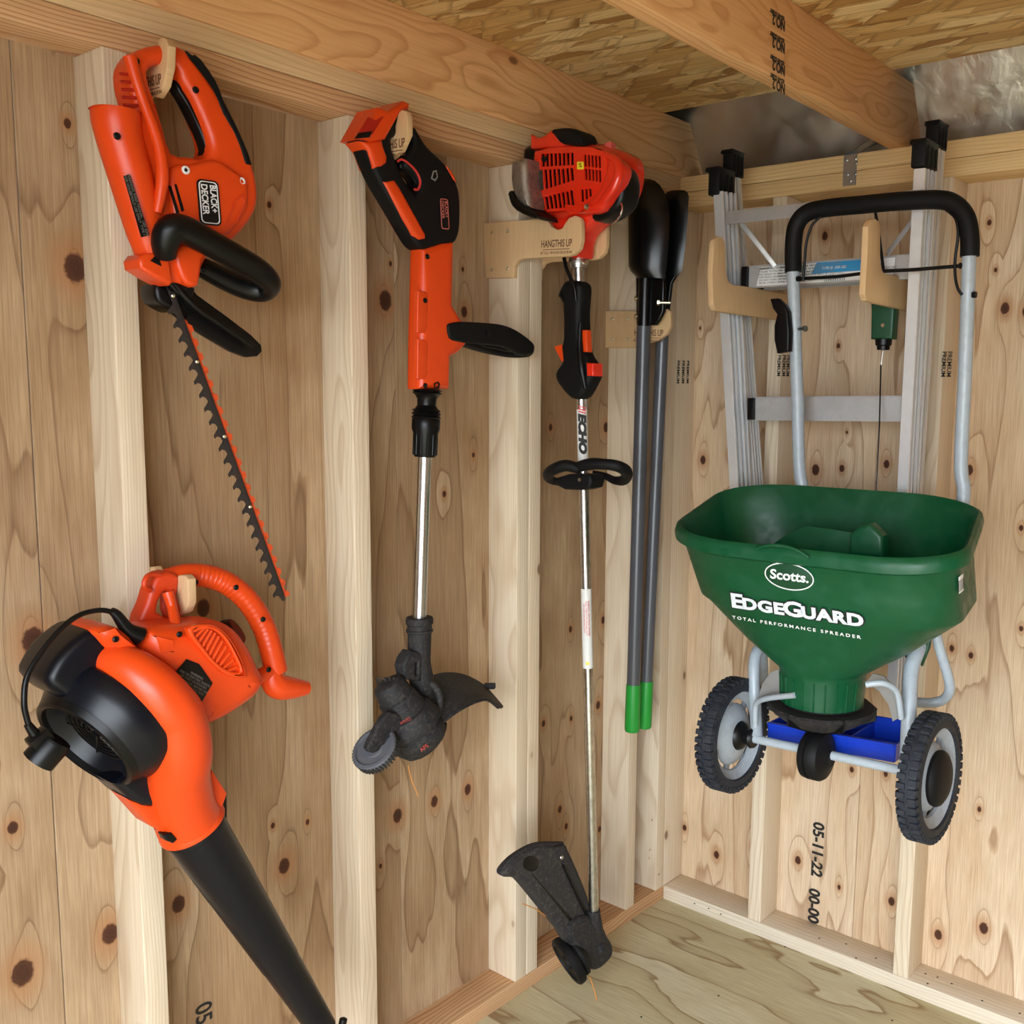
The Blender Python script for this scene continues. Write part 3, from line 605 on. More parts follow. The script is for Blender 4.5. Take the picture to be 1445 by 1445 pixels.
slabX('trigger', [[(240,114),(247,120),(262,144),(278,176),(292,204),(296,214),(290,226),(279,229),(284,212),(276,188),(262,156),(246,132)]], HX, 0.026, BLACK, ht, 0.006, 4, 2)
slabX('thumb_catch', [[(205,139),(213,143),(219,151),(215,156),(209,148)]], HX+.02, 0.012, RED_D, ht, 0.003, 2)
slabX('motor_cheek', [[(237,238),(268,232),(300,226),(326,240),(345,258),(347,290),(336,312),(314,334),(280,340),(250,322),(238,290)]], HX+.026, 0.020, ORANGE, ht, 0.009, 5, 3)
def bd_plate(px, py, x, wd, hg, parent, tm, deg=-90, bold=0.0003):
    f = fx(px, py, x, deg)
    slabF('maker_plate', [rr(0, 0, wd, hg, hg*0.22)], f, 0.002, BLACK, parent, 0.0006, 1)
    f2 = f.copy(); f2.translation = f.translation+V(0.0011, 0, 0)
    slabF('plate_border', [rr(0, 0, wd*0.93, hg*0.86, hg*0.18), rr(0, 0, wd*0.885, hg*0.76, hg*0.15)], f2, 0.0006, tm, parent, 0.0001, 1)
    R3 = f.to_3x3()
    for s_, dy in (("BLACK+", hg*0.20), ("DECKER", -hg*0.20)):
        f3 = f.copy(); f3.translation = f2.translation + R3 @ V(-wd*0.40, dy, 0.0002)
        text('maker_name', s_, f3, hg*0.40, tm, parent, align='LEFT', off=bold, sx=(wd/hg)*(0.45 if s_ == "DECKER" else 0.42)*(0.82 if hg < .03 else 1))
bd_plate(295, 286, HX+.0375, 0.064, 0.034, ht, WHITE, -87)
slabX('rating_label', [[(174,248),(183,246),(211,332),(199,335)]], HX+.0455, 0.001, BLACK, ht, 0.0003, 1)
text('rating_print', "WARNING: READ MANUAL  120V 60Hz\nFOR HOUSEHOLD USE ONLY  TYPE 1", fx(192.5, 290, HX+.0463, -73), 0.0048, GREYTXT, ht)
screws([X(262, 240, HX+.0365), X(341, 256, HX+.034)], (1, 0, 0), WHITE, ht, 0.0062)
screws([X(262, 240, HX+.0385)], (1, 0, 0), BLACK, ht, 0.0025)
screws([X(192, 86, HX+.03), X(276, 127, HX+.029), X(165, 192, HX+.047), X(285, 381, HX+.03)], (1, 0, 0), BLACK, ht, 0.005)
slabX('vent_slot', [[(237,262),(241,262),(253,300),(249,302)]], HX+.0365, 0.001, BLACK, ht, 0.0002, 1)
slabX('vent_slot', [[(246,260),(249,260),(260,297),(256,299)]], HX+.0365, 0.001, BLACK, ht, 0.0002, 1)
slabX('cheek_badge', [[(331,281),(343,272),(347,284),(334,316),(316,322)], [(333,284),(341,278),(344,285),(332,311),(321,316)]], HX+.0365, 0.002, ORANGE_D, ht, 0.0005, 2)
slabX('gear_nose', [[(184,368),(190,360),(218,356),(226,358),(233,400),(228,404),(205,392),(186,380)]], HX+.01, 0.050, ORANGE, ht, 0.006, 4, 0)
slabX('nose_window', [[(212,368),(222,358),(228,376)]], HX+.0355, 0.0015, BLACK, ht, 0.0003, 1)
slabX('gear_cover', [[(236,352),(262,346),(288,352),(276,370),(270,404),(252,402),(240,380)]], HX+.012, 0.045, ORANGE, ht, 0.008, 4, 2)
tube('front_handle', [X(233, 361, .19), X(233, 343, .2), X(240, 326, .208), X(256, 323, .212), X(285, 337, .214), X(325, 359, .213), X(360, 379, .209), X(378, 394, .2), X(380, 405, .185), X(368, 411, .168), X(343, 405, .155), X(310, 390, .15), X(283, 376, .15)],
     [.015, .0185, .0205, .0205, .0200, .0195, .019, .0175, .0165, .017, .0178, .0172, .0150], BLACK, ht, 24, 5)
slabX('hand_guard', [[(225,398),(240,386),(262,398),(275,416),(318,447),(352,473),(366,487),(367,496),(360,503),(345,504),(324,496),(285,473),(262,458),(240,440)]], HX-.005, 0.014, BLACK, ht, 0.003, 3, 1)
tube('guard_rib', [X(244, 398, .17), X(275, 432, .172), (X(318, 462, .172)), X(358, 490, .17)], [.006, .005, .005, .004], BLACK, ht, 10, 4)
slabX('hand_guard', [[(208,402),(222,404),(232,420),(240,441),(226,436),(213,428),(208,418)]], HX-.02, 0.05, BLACK, ht, 0.008, 4, 2)
slabX('blade_clamp', [[(230,376),(240,374),(252,392),(272,408),(266,424),(246,414),(232,398)]], HX+.012, 0.016, BLACK, ht, 0.003, 2)
A0, A1 = X(236, 398, HX), X(400, 846, HX); d = (A1-A0); Lb = d.length; d = d.normalized(); pr = V(0, -d.z, d.y)    # pr points to the image right
if pr.y < 0: pr = -pr
def bl(s, o): q = A0 + d*s + pr*o; return (q.y, q.z)
teeth_n = 23; sp = (Lb-0.035)/teeth_n
o1 = [bl(0, 0.0025)]; o1 += [bl(Lb-0.01, 0.002), bl(Lb, 0.000), bl(Lb, -0.004)]
left = []
for i in range(teeth_n):
    s0 = 0.03+i*sp; left += [(s0, -0.006), (s0+sp*0.12, -0.008), (s0+sp*0.40, -0.0165), (s0+sp*0.62, -0.0170), (s0+sp*0.55, -0.0125), (s0+sp*0.72, -0.0075)]
o1 += [bl(s_, o_) for s_, o_ in reversed(left)] + [bl(0, -0.006)]
M0 = frame((HX+.004, 0, 0), (0, 1, 0), (0, 0, 1))
BLADE = plastic('oiled_blade_steel', (0.05, 0.045, 0.045, 1), 0.35, metal=0.6, grime=0.5, gcol=srgb(96, 60, 44), gs=90)
BLADER = plastic('orange_blade_steel', srgb(226, 84, 36), 0.42, grime=0.45, gcol=srgb(90, 40, 26), gs=120)
fin('cutting_blade', slab_mesh('cutting_blade', [o1], M0, 0.003, 0.0003, 1), BLADE, ht)
o2 = [bl(0.03, -0.002), bl(Lb-0.004, -0.002)]; right = []
for i in range(teeth_n):
    s0 = 0.035+i*sp; right += [(s0, 0.0075), (s0+sp*0.35, 0.0075), (s0+sp*0.55, 0.0125), (s0+sp*0.9, 0.0125)]
o2 += [bl(s_, o_) for s_, o_ in reversed(right)]
fin('lower_blade', slab_mesh('lower_blade', [o2], frame((HX+.0005, 0, 0), (0, 1, 0), (0, 0, 1)), 0.003, 0.0003, 1), BLADER, ht)
screws([Vector((HX+.0058, *bl(s_, -0.002))) for s_ in (0.02, 0.12, 0.24, 0.36)], (1, 0, 0), ZINC, ht, 0.003)

# ================================================================ cordless string trimmer
TX = 0.150
st = empty('string_trimmer', X(592, 1000, TX), 'slim orange and black cordless string trimmer with silver shaft and small wheel', 'string trimmer')
slabX('handle_body', [[(504,208),(497,197),(520,160),(534,163),(553,152),(561,152),(562,168),(565,176),(573,182),(581,190),(590,204),(600,215),(618,232),(629,248),(637,266),(640,285),(640,318),(637,335),(630,345),(612,347),(592,353),(583,351),(574,341),(556,310),(538,280),(524,256),(515,236)],
    [(541,201),(552,194),(566,188),(574,196),(570,212),(562,226),(562,238),(574,247),(582,258),(581,268),(576,275),(566,262),(556,245),(548,226)]], TX, 0.044, BLACK_M, st, 0.010, 5, 2)
slabX('battery_foot', [[(494,198),(518,155),(531,160),(553,146),(562,150),(561,158),(549,162),(531,194),(528,200),(510,203)]], TX, 0.066, ORANGE, st, 0.006, 3, 0)
slabX('battery_rails', [[(503,191),(519,165),(530,170),(541,164),(525,190)]], TX+.0335, 0.003, RED_D, st, 0.0008, 1)
slabX('battery_terminals', [[(500,196),(505,188),(525,185),(521,194)]], TX+.036, 0.003, BLACK, st, 0.0008, 1)
slabX('grip_inlay', [[(496,201),(528,198),(531,210),(536,224),(535,234),(526,240),(517,240),(508,215)]], TX, 0.050, ORANGE, st, 0.010, 4, 0)
slabX('grip_inlay', [[(527,257),(545,254),(553,265),(590,331),(590,340),(579,342),(571,334),(548,294)]], TX, 0.050, ORANGE, st, 0.010, 4, 0)
slabX('top_inlay', [[(617,234),(622,237),(631,250),(634,258),(628,257),(621,244)]], TX, 0.046, ORANGE, st, 0.006, 3, 0)
tube('trigger_trim', [X(561, 228, TX+.019), X(567, 225, TX+.021), X(577, 231, TX+.022), X(588, 243, TX+.022), X(593, 256, TX+.022), (X(590, 267, TX+.021)), X(584, 267, TX+.019)], .0021, REDP, st, 8, 5)
slabX('trigger', [[(560,229),(568,229),(578,238),(586,250),(589,262),(585,266),(577,252),(566,243),(560,238)]], TX, 0.022, BLACK, st, 0.005, 3, 2)
slabX('lock_button', [[(611,241),(616,240),(618,250),(614,256),(608,252)], [(612.5,243),(615,242.5),(616.3,249.5),(613.5,253),(610,251)]], TX+.022, 0.001, GREYTXT, st, 0.0002, 1)
bd_plate(627, 302, TX+.0225, 0.058, 0.022, st, plastic('pale_red_print', srgb(214, 120, 110), 0.5), -86, 0.0)
slabX('shaft_housing', [[(586,352),(596,348),(614,342),(631,340),(632,352),(630,430),(638,444),(646,456),(646,486),(637,496),(627,505),(626,549),(582,549),(583,470),(585,400)]], TX, 0.048, ORANGE, st, 0.016, 6, 0)
for y0, y1 in ((410, 470), (478, 535)):
    slabX('housing_pad', [[(586,y0),(598,y0+2),(601,y0+6),(600,y1-6),(597,y1),(585,y1)]], TX+.017, 0.0150, ORANGE, st, 0.003, 3)
screws([X(603, 362, TX+.0245), X(600, 424, TX+.0245), X(600, 544, TX+.022)], (1, 0, 0), BLACK, st, 0.005)
slabX('lock_symbol', [[(612,541),(618,538),(621,542),(619,548),(613,548)], [(614,542),(617,540.5),(619,543),(617.5,546),(614,546)]], TX+.0245, 0.001, BLACK, st, 0.0002, 1)
k_ = 1/770
ca = X(603, 549, TX); cb = X(599.5, 645, TX); Lc = (cb-ca).length
px2 = lambda y: Lc*(y-549)/96
lathe('twist_collar', ca, cb-ca, [(0, 0), (0, 19*k_), (px2(551), 21.5*k_), (px2(553), 19*k_), (px2(555), 21.5*k_), (px2(557), 18*k_), (px2(563), 14*k_), (px2(572), 13.5*k_), (px2(577), 17*k_), (px2(579), 21*k_), (px2(581), 18*k_), (px2(584), 21.5*k_), (px2(586), 18.5*k_), (px2(589), 21.5*k_), (px2(591), 19.5*k_), (px2(593), 20.5*k_), (px2(605), 20.5*k_), (px2(611), 18*k_), (px2(643), 16*k_), (px2(645), 14.5*k_), (px2(645), 0)], BLACK, st, 40)
bm = bmesh.new(); dax = (cb-ca).normalized()
for i in range(12):
    a = 2*math.pi*i/12; n_ = (V(1, 0, 0)*math.cos(a) + dax.cross(V(1, 0, 0)).normalized()*math.sin(a)); c_ = ca+dax*px2(627)+n_*16.8*k_
    add_obox(bm, c_, n_*0.0016, n_.cross(dax)*0.0022, dax*px2(564)*1.0, 0.0008)
bmfin('collar_ribs', bm, BLACK, st)
tube('shaft', [X(599.5, 640, TX), X(592, 880, TX)], .0125, CHROME, st, 32)
tube('shaft_seam', [X(604.5, 640, TX+.0105), X(597, 880, TX+.0105)], .0014, BLACK, st, 6)
slabX('assist_mount', [[(628,440),(640,448),(647,456),(649,486),(638,497),(628,503)]], TX, 0.040, ORANGE, st, 0.008, 3)
slabX('assist_handle', [[(629,460),(634,456),(648,454),(672,455),(699,457),(718,462),(734,471),(748,482),(752,489),(750,497),(742,501),(730,500),(715,492),(699,488),(668,485),(644,482),(632,477)]], TX+.022, 0.014, BLACK_M, st, 0.005, 4, 2)
tube('assist_loop', [X(640, 478, .165), X(664, 487, .125), X(690, 494, .10), X(720, 499, .10), X(744, 498, .125), X(748, 492, .15), X(745, 486, .172)], .0085, BLACK_M, st, 16, 5)
slabX('assist_handle', [[(650,474),(672,476),(699,478),(718,484),(733,494),(720,497),(700,493),(668,487),(650,482)]], TX-.03, 0.014, BLACK_M, st, 0.004, 3, 2)
lathe('assist_bolt', X(688, 470, TX+.029), (1, 0, 0), [(0, .006), (.003, .005), (.003, 0)], BLACK, st, 12)
lathe('head_collar', X(592, 871, TX), X(592, 960, TX)-X(592, 871, TX), [(0, .012), (0, .0245), (.003, .026), (.012, .026), (.014, .0235), (.022, .0235), (.024, .0255), (.028, .0255), (.03, .0225), (.075, .0215)], DUSTY, st, 36)
tube('neck', [X(592, 893, TX), X(592, 935, TX), X(597, 970, TX), X(606, 995, TX)], [.0225, .0215, .024, .018], DUSTY, st, 28, 4)
slabX('neck_brace', [[(574,917),(566,928),(562,940),(566,957),(588,960),(592,920)], [(580,934),(583,932),(583,950),(579,950)]], TX+.004, 0.030, DUSTY, st, 0.005, 3)
ha = (DIRR*0.42 - DIRU*0.82 - DIRT*0.33).normalized(); h0 = X(545, 962, TX+.004)
lathe('motor_head', h0, ha, [(0, 0), (0, .018), (.004, .027), (.012, .031), (.035, .033), (.037, .036), (.052, .0375), (.054, .039), (.072, .041), (.074, .047), (.088, .052), (.104, .055), (.108, .054), (.110, .046), (.118, .045), (.12, 0)], DUSTY, st, 48)
for i in range(5):
    q = h0 - ha*0.0015 + DIRR*(-0.016+0.008*i); obox('cap_vent', q + ha*(0.002 if i in (0, 4) else 0), DIRR*0.0022, (DIRU*0.6+DIRT*0.6)*0.013, ha*0.002, DUSTY2, st, 0.0005, 1)
lathe('spool', h0, ha, [(.116, 0), (.116, .043), (.120, .047), (.140, .047), (.146, .043), (.152, .036), (.156, .02), (.156, 0)], DUSTY, st, 40)
sp_n = (DIRT*0.8+DIRR*0.5).normalized()
f_ = frame(X(605, 1057, TX+.0)+sp_n*0.0, (DIRR*0.8+DIRU*0.6), ha*-1); f_.translation = h0+ha*0.130+(DIRT-ha*DIRT.dot(ha)).normalized()*0.0475+DIRR*0.008
text('spool_print', "AFS", f_, 0.011, DREDP, st, off=0.0003)
f_ = frame((0, 0, 0), (DIRR*0.75+DIRU*0.5), -ha); f_.translation = h0+ha*0.064+(DIRT-ha*DIRT.dot(ha)).normalized()*0.0405+DIRR*0.004
for j in range(4):
    obox('head_rib', h0+ha*(0.042+0.0062*j)+(DIRT-ha*DIRT.dot(ha)).normalized()*(.0372+.0006*j)+DIRR*0.006, (DIRR*0.75+DIRU*0.35)*0.016, ha*0.0012, DIRT*0.0012, DUSTY2, st, 0.0003, 1)
f_.translation = h0+ha*0.070+(DIRT-ha*DIRT.dot(ha)).normalized()*0.0425+DIRR*0.004
text('head_print', "BLACK+\nDECKER", f_, 0.0062, DREDP, st, off=0.0002)
# debris guard: a curved sheet between its inner and outer edge
ra = smooth2([X(603, 955, .155), X(618, 951, .13), X(634, 950, .115), X(653, 953, .105), X(671, 961, .10), X(685, 971, .10), X(697, 984, .105), X(708, 997, .112)], 4, False)
rb = smooth2([X(604, 1047, .18), X(613, 1034, .195), X(624, 1021, .205), X(640, 1008, .21), X(658, 997, .21), X(674, 990, .205), X(688, 988, .198), X(703, 999, .185)], 4, False)
bm = bmesh.new(); rows = []
for i in range(len(ra)):
    rows.append([bm.verts.new(ra[i].lerp(rb[i], j/8) + (DIRR*0.35+DIRT*0.9)*(0.016*math.sin(math.pi*j/8))) for j in range(9)])
for A, B in zip(rows, rows[1:]):
    for j in range(8): bm.faces.new((A[j], A[j+1], B[j+1], B[j]))
bmesh.ops.recalc_face_normals(bm, faces=bm.faces); bmesh.ops.solidify(bm, geom=bm.faces[:], thickness=0.0035)
bmfin('debris_guard', bm, DUSTY2, st)
tube('guard_edge', rb, .0026, DUSTY, st, 8)
tube('guard_root', [X(604, 962, .165), X(616, 972, .18), X(621, 990, .19), X(616, 1015, .195), X(604, 1042, .195)], .007, DUSTY2, st, 12, 4)
obox('guard_tab', X(691, 968, .11), DIRR*0.012, DIRU*0.006, DIRT*0.008, DUSTY, st, 0.002)
wc = X(530, 1058, TX+.03); wa = (-DIRR*0.28 + DIRU*0.62 + DIRT*0.68).normalized()
lathe('edge_wheel', wc, wa, [(-.010, 0), (-.010, .036), (-.008, .040), (.006, .043), (.009, .041), (.010, .036), (.006, .034), (.006, .020), (.009, .018), (.009, 0)], GREYW if False else plastic('charcoal_wheel', srgb(82, 85, 92), 0.55, grime=0.3, gs=70), st, 56)
bm = bmesh.new(); wu = wa.cross(V(0, 0, 1)).normalized(); wv = wa.cross(wu)
for i in range(40):
    a = 2*math.pi*i/40; n_ = wu*math.cos(a)+wv*math.sin(a); add_obox(bm, wc+n_*0.0415-wa*0.002, n_*0.0022, n_.cross(wa)*0.0016, wa*0.0085, 0)
bmfin('wheel_tread', bm, DUSTY2, st, 0)
slabX('wheel_arm', [[(545,1004),(562,1008),(580,1022),(572,1032),(556,1030),(548,1040),(538,1054),(524,1062),(515,1056),(522,1040),(532,1020)]], TX+.038, 0.016, DUSTY, st, 0.005, 4, 2)
slabX('head_skirt', [[(548,1000),(575,1008),(600,1020),(622,1016),(614,1042),(596,1062),(572,1072),(560,1060),(562,1030)]], TX+.01, 0.06, DUSTY, st, 0.018, 5, 2)
tube('cutting_line', [X(576, 1080, .16), X(580, 1098, .17), X(588, 1118, .18), X(590, 1124, .18)], .0009, LINE, st, 6, 4)

# ================================================================ petrol string trimmer
EY = -0.640
gt = empty('petrol_trimmer', Y(838, 1290, -0.56), 'red-engined petrol string trimmer with long metal shaft on two plywood brackets', 'string trimmer')
core = [(758,215),(776,208),(800,205),(835,207),(856,214),(868,226),(874,246),(868,270),(852,294),(832,304),(800,304),(776,302),(764,288),(757,256)]
slabY('engine_block', [core], EY+.005, 0.10, BLACK, gt, 0.02, 4, 2)
# red cover with real slots
def slot(x, y0, y1, w_=4.0, lean=0.6): return [(x-.3, y0-.4), (x+w_+.3, y0), (x+w_+lean+.3, y1-0.2), (x+lean, y1+.4)]
holes = []
for i in range(8): holes.append(slot(765+i*5.85, 217.5-0.2*i, 235.5-0.35*i, 3.9, 0.5))
for i in range(8): holes.append(slot(762.5+i*6.1, 240-0.3*i, 268.5-1.9*i, 3.9, 1.6))
for i in range(8): holes.append(slot(763.5+i*5.9, 279.5-1.5*i, 296-0.6*i, 3.9, 2.6))
for i in range(5): holes.append(slot(825+i*5.0, 218.5+0.5*i, 235+0.6*i, 3.0, 0.6))
for i in range(5): holes.append(slot(826+i*4.9, 238.5+0.6*i, 254+0.8*i, 3.0, 0.6))
for i in range(3): holes.append(slot(820.5+i*5.6, 268-0.6*i, 285-3.6*i, 3.4, 0.8))
front = [(756,214),(776,209),(800,207),(836,208),(852,214),(858,228),(857,248),(850,268),(836,286),(812,296),(774,300),(764,290),(757,262),(754,236)]
F0, F1 = EY-.068, EY-.061
slabY('slotted_cover', [front]+holes, EY-.066, 0.005, RED, gt, 0.0004, 1)
bm = bmesh.new()   # shell round the cover, from the front rim back to the block, open to the slots
fr_ = [Y(a, b, EY-.064) for a, b in front]; fc = sum(fr_, V(0, 0, 0))/len(fr_)
fs_ = smooth2(fr_, 3)
rings = [[q for q in fs_], [q+(q-fc).normalized()*0.010+V(0, 0.018, 0) for q in fs_], [q+(q-fc).normalized()*0.014+V(0, 0.05, 0) for q in fs_], [q+(q-fc).normalized()*0.012+V(0, 0.10, 0) for q in fs_]]
vr = [[bm.verts.new(q) for q in Rg] for Rg in rings]
for A, B in zip(vr, vr[1:]):
    for j in range(len(A)): bm.faces.new((A[j], A[(j+1) % len(A)], B[(j+1) % len(A)], B[j]))
bmfin('cover_shell', bm, RED, gt)
slabY('clutch_cover', [[(771,296),(782,290),(812,288),(838,276),(866,276),(876,280),(856,311),(836,330),(829,346),(827,364),(811,364),(807,340),(796,332),(786,326),(776,314)]], -.6435, 0.072, RED, gt, 0.022, 6, 2)
slabY('fan_shroud', [[(800,298),(826,292),(846,276),(858,256),(864,232),(868,224),(880,228),(887,240),(883,256),(872,276),(856,298),(838,303),(815,302)]], EY-.052, 0.040, RED, gt, 0.014, 6, 2)
slabY('starter_case', [[(868,236),(882,234),(890,242),(894,258),(893,276),(888,292),(876,304),(862,312),(848,314),(846,304),(860,280)]], EY-.020, 0.060, BLACK, gt, 0.014, 5, 2)
tube('cover_ridge', [Y(851, 216, EY-.06), Y(869, 226, EY-.064), Y(874, 242, EY-.066), Y(868, 262, EY-.068), Y(853, 282, EY-.066), Y(838, 296, EY-.062)], [.006, .009, .010, .010, .009, .005], RED, gt, 14, 5)
tube('cover_ridge', [Y(858, 222, EY-.058), Y(862, 240, EY-.066), (Y(856, 264, EY-.068)), Y(840, 284, EY-.068), Y(826, 294, EY-.066)], .0045, RED, gt, 10, 5)
slabY('top_duct', [[(759,213),(759,192),(769,198),(779,194),(788,187),(808,186),(826,190),(833,204),(820,209),(790,212)]], EY-.045, 0.05, RED, gt, 0.008, 4, 0)
for i in range(3): slabY('duct_slot', [slot(765+i*6, 200, 207, 3.5, 0.3)], EY-.0655, 0.001, BLACK, gt, 0.0002, 1)
slabY('plug_cap', [[(790,188),(798,185),(815,184),(829,189),(834,204),(829,208),(806,207),(797,199)]], EY-.050, 0.060, BLACK_M, gt, 0.010, 4, 2)
tube('choke_lever', [Y(832, 205, EY-.02), Y(846, 207, EY-.03), Y(856, 208, EY-.035)], .0055, RED_D, gt, 10)
obox('choke_knob', Y(861, 208, EY-.035), V(.0075, 0, 0), V(0, .008, 0), V(0, 0, .0085), plastic('faded_red', srgb(214, 92, 84), 0.5), gt, 0.0015)
slabY('warning_sticker', [rr(819, 233.5, 9.5, 11, 1.5)], EY-.0705, 0.0008, YELLOW, gt, 0.0002, 1)
text('warning_mark', "%", fy(819, 233.5, EY-.0711, 0), 0.012, INK, gt)
lathe('cover_screw', Y(828, 292, EY-.072), (0.1, -1, 0), [(0, .0055), (.002, .005), (.001, .002), (.001, 0)], ZINC, gt, 14)
slabY('port', [circ(768, 224.5, 4.2)], EY-.0698, 0.001, BLACK, gt, 0.0002, 1)
slabY('muffler', [[(735,234),(741,229),(755,227),(757,260),(762,296),(748,292),(738,278),(734,258)]], EY-.080, 0.064, MUFF, gt, 0.014, 5, 2)
slabY('muffler_shield', [[(731,276),(735,272),(741,284),(756,296),(772,304),(774,312),(760,309),(742,300),(734,290)]], EY-.085, 0.064, BLACK, gt, 0.008, 4, 2)
sa = (DIRR*0.86 - DIRU*0.42 + DIRT*0.18).normalized()
lathe('starter_housing', Y(868, 266, EY-.0), sa, [(-.03, .058), (0, .060), (.012, .058), (.024, .048), (.03, .03), (.032, 0)], BLACK, gt, 40)
tube('wire_bail', [Y(877, 287, EY-.05), Y(878, 296, EY-.055), Y(873, 308, EY-.055), Y(864, 316, EY-.05)], .0018, CHROME, gt, 8, 4)
s0, s1 = Y(816, 362, -.628), Y(838, 1292, -.575)
sd = (s1-s0).normalized()
def on(py): # point on the shaft centre line at a photo row
    best = None
    a, b = 0.0, (s1-s0).length
    for _ in range(40):
        m = (a+b)/2; q = s0+sd*m-CP; row = CY-FPX*q.dot(up)/q.dot(fw)
        if row < py: a = m
        else: b = m
    return s0+sd*a
lathe('shaft_clamp', on(364), sd, [(0, 0), (0, .019), (.004, .021), (.010, .021), (.011, .018), (.02, .017), (.021, .0125)], DULLST, gt, 28)
lathe('clamp_screw', on(372)+V(.02, -.004, 0), (1, -.2, 0), [(-.006, .003), (.004, .003), (.004, .0045), (.009, .0045), (.009, 0)], ZINC, gt, 10)
tube('shaft', [on(364), on(1296)], .0113, brushed('stained_steel_tube', (0.66, 0.65, 0.62, 1), 0.26, dirt=0.4), gt, 32)
tube('throttle_cable', [Y(796, 364, -.65), Y(799, 378, -.652), Y(805, 392, -.652), Y(811, 408, -.65), Y(813, 424, -.646)], .0042, BLACK, gt, 10, 4)
slabY('control_handle', [[(803,399),(810,396),(822,397),(828,402),(829,413),(827,440),(828,470),(831,497),(838,509),(844,520),(844,532),(839,543),(832,556),(825,563),(812,562),(799,548),(792,537),(791,526),(797,516),(801,508),(799,490),(802,478),(801,430),(794,420),(797,410)]], -.625, 0.046, BLACK_M, gt, 0.015, 6, 2)
tube('handle_panel', [Y(819, 455, -.648), Y(818, 490, -.649), (Y(821, 520, -.650)), Y(826, 548, -.647)], [.004, .006, .009, .004], BLACK, gt, 10, 5)
slabY('throttle_trigger', [[(784,489),(795,486),(799,496),(802,508),(800,514),(795,511)]], -.628, 0.014, ORANGE, gt, 0.003, 3)
slabY('throttle_lockout', [[(824,466),(831,466),(832.5,497),(826.5,497)]], -.633, 0.018, ORANGE, gt, 0.003, 3)
slabY('stop_switch', [[(834,512),(844,513),(844.5,531),(835,531)]], -.638, 0.034, RED, gt, 0.004, 3)
f_ = frame(on(607)+V(.004, -.0117, 0).normalized()*0.0118+V(0, 0, 0), sd, V(.85, .55, 0)); f_.translation = on(608)+DIRT*0.0116
ECH = plastic('white_decal', srgb(222, 222, 218), 0.4)
lathe('shaft_decal', on(578), sd, [(0, .0114), (0, .01165), ((on(655)-on(578)).length, .01165), ((on(655)-on(578)).length, .0114)], ECH, gt, 32)
f_ = frame(on(612)+DIRT*0.0122, sd, DIRR)
text('decal_name', "ECHO", f_, 0.021, INK, gt, off=0.0016, sx=1.45, shear=0.2)
f_ = frame(on(579)+DIRT*0.0122, sd, DIRR); text('decal_mark', "///", f_, 0.020, REDP, gt, off=0.0008)
lathe('shaft_sticker', on(830), sd, [(0, .0114), (0, .0117), ((on(942)-on(830)).length, .0117), ((on(942)-on(830)).length, .0114)], ECH, gt, 32)
f_ = frame(on(872)+DIRT*0.0121, sd, DIRR); text('sticker_print', "WARNING  SRM STRING TRIMMER\nREAD OPERATOR MANUAL FIRST\nEYE AND EAR PROTECTION", f_, 0.0052, REDP, gt)
lathe('sticker_mark', on(935)+DIRT*0.0116, DIRT, [(0, .004), (.0006, .004), (.0006, 0)], YELLOW, gt, 12)
tube('front_handle', [Y(818, 662, -.66), Y(800, 657, -.67), Y(784, 661, -.675), Y(774, 668, -.66), Y(776, 676, -.63), Y(790, 681, -.60)], [.011, .0125, .0125, .012, .010, .008], BLACK_M, gt, 18, 5)
tube('front_handle', [Y(812, 660, -.66), Y(832, 655, -.66), Y(852, 655, -.655), Y(872, 658, -.64), Y(884, 666, -.61), Y(881, 677, -.585), Y(868, 678, -.575), Y(852, 671, -.575), Y(836, 668, -.59)], [.011, .0125, .0115, .012, .013, .0115, .009, .007, .007], BLACK_M, gt, 18, 5)
slabY('handle_clamp', [[(792,674),(812,668),(842,669),(845,678),(842,688),(832,691),(806,690),(796,685)]], -.625, 0.05, BLACK_M, gt, 0.008, 4, 0)
lathe('clamp_bolt', Y(818, 677, -.652), (0, -1, 0), [(0, .004), (.002, .0035), (.002, 0)], ZINC, gt, 10)
HXE = 0.215
slabX('debris_shield', [[(705,1232),(708,1224),(722,1209),(742,1196),(758,1190),(776,1191),(792,1190),(796,1196),(808,1222),(824,1262),(828,1285),(826,1312),(812,1330),(796,1328),(786,1312),(770,1292),(752,1270),(734,1248),(722,1237),(708,1236)]], HXE, 0.030, DUSTY2, gt, 0.010, 4, 2)
tube('shield_lip', smooth2([X(706, 1232, HXE), X(722, 1211, HXE+.004), X(742, 1197, HXE+.006), X(762, 1191, HXE+.006), X(793, 1191, HXE+.004)], 4, False), .0055, DUSTY, gt, 12)
slabX('shield_rib', [[(782,1194),(793,1191),(826,1266),(828,1284),(822,1286)]], HXE+.012, 0.014, DUSTY, gt, 0.003, 3)
slabX('shield_groove', [[(793,1221),(797,1221),(828,1286),(826,1291)]], HXE+.0165, 0.006, BLACK, gt, 0.0005, 1)
slabX('shield_groove', [[(748,1231),(752,1234),(809,1299),(807,1304)]], HXE+.0135, 0.004, BLACK, gt, 0.0005, 1)
slabX('shield_hole', [circ(748.5, 1218.5, 11, 24)], HXE+.0138, 0.004, BLACK, gt, 0.0005, 1)
lathe('shield_screw', X(792.5, 1210, HXE+.018), (1, 0, 0), [(0, .005), (.002, .004), (.002, 0)], DULLST, gt, 12)
slabX('cutter_hood', [[(790,1310),(808,1290),(830,1288),(842,1300),(850,1318),(857,1330),(856,1345),(846,1358),(834,1366),(822,1362),(812,1346),(800,1330)]], HXE+.004, 0.046, DUSTY, gt, 0.016, 5, 2)
ga = (DIRR*0.55 - DIRU*0.55 + DIRT*0.62).normalized()
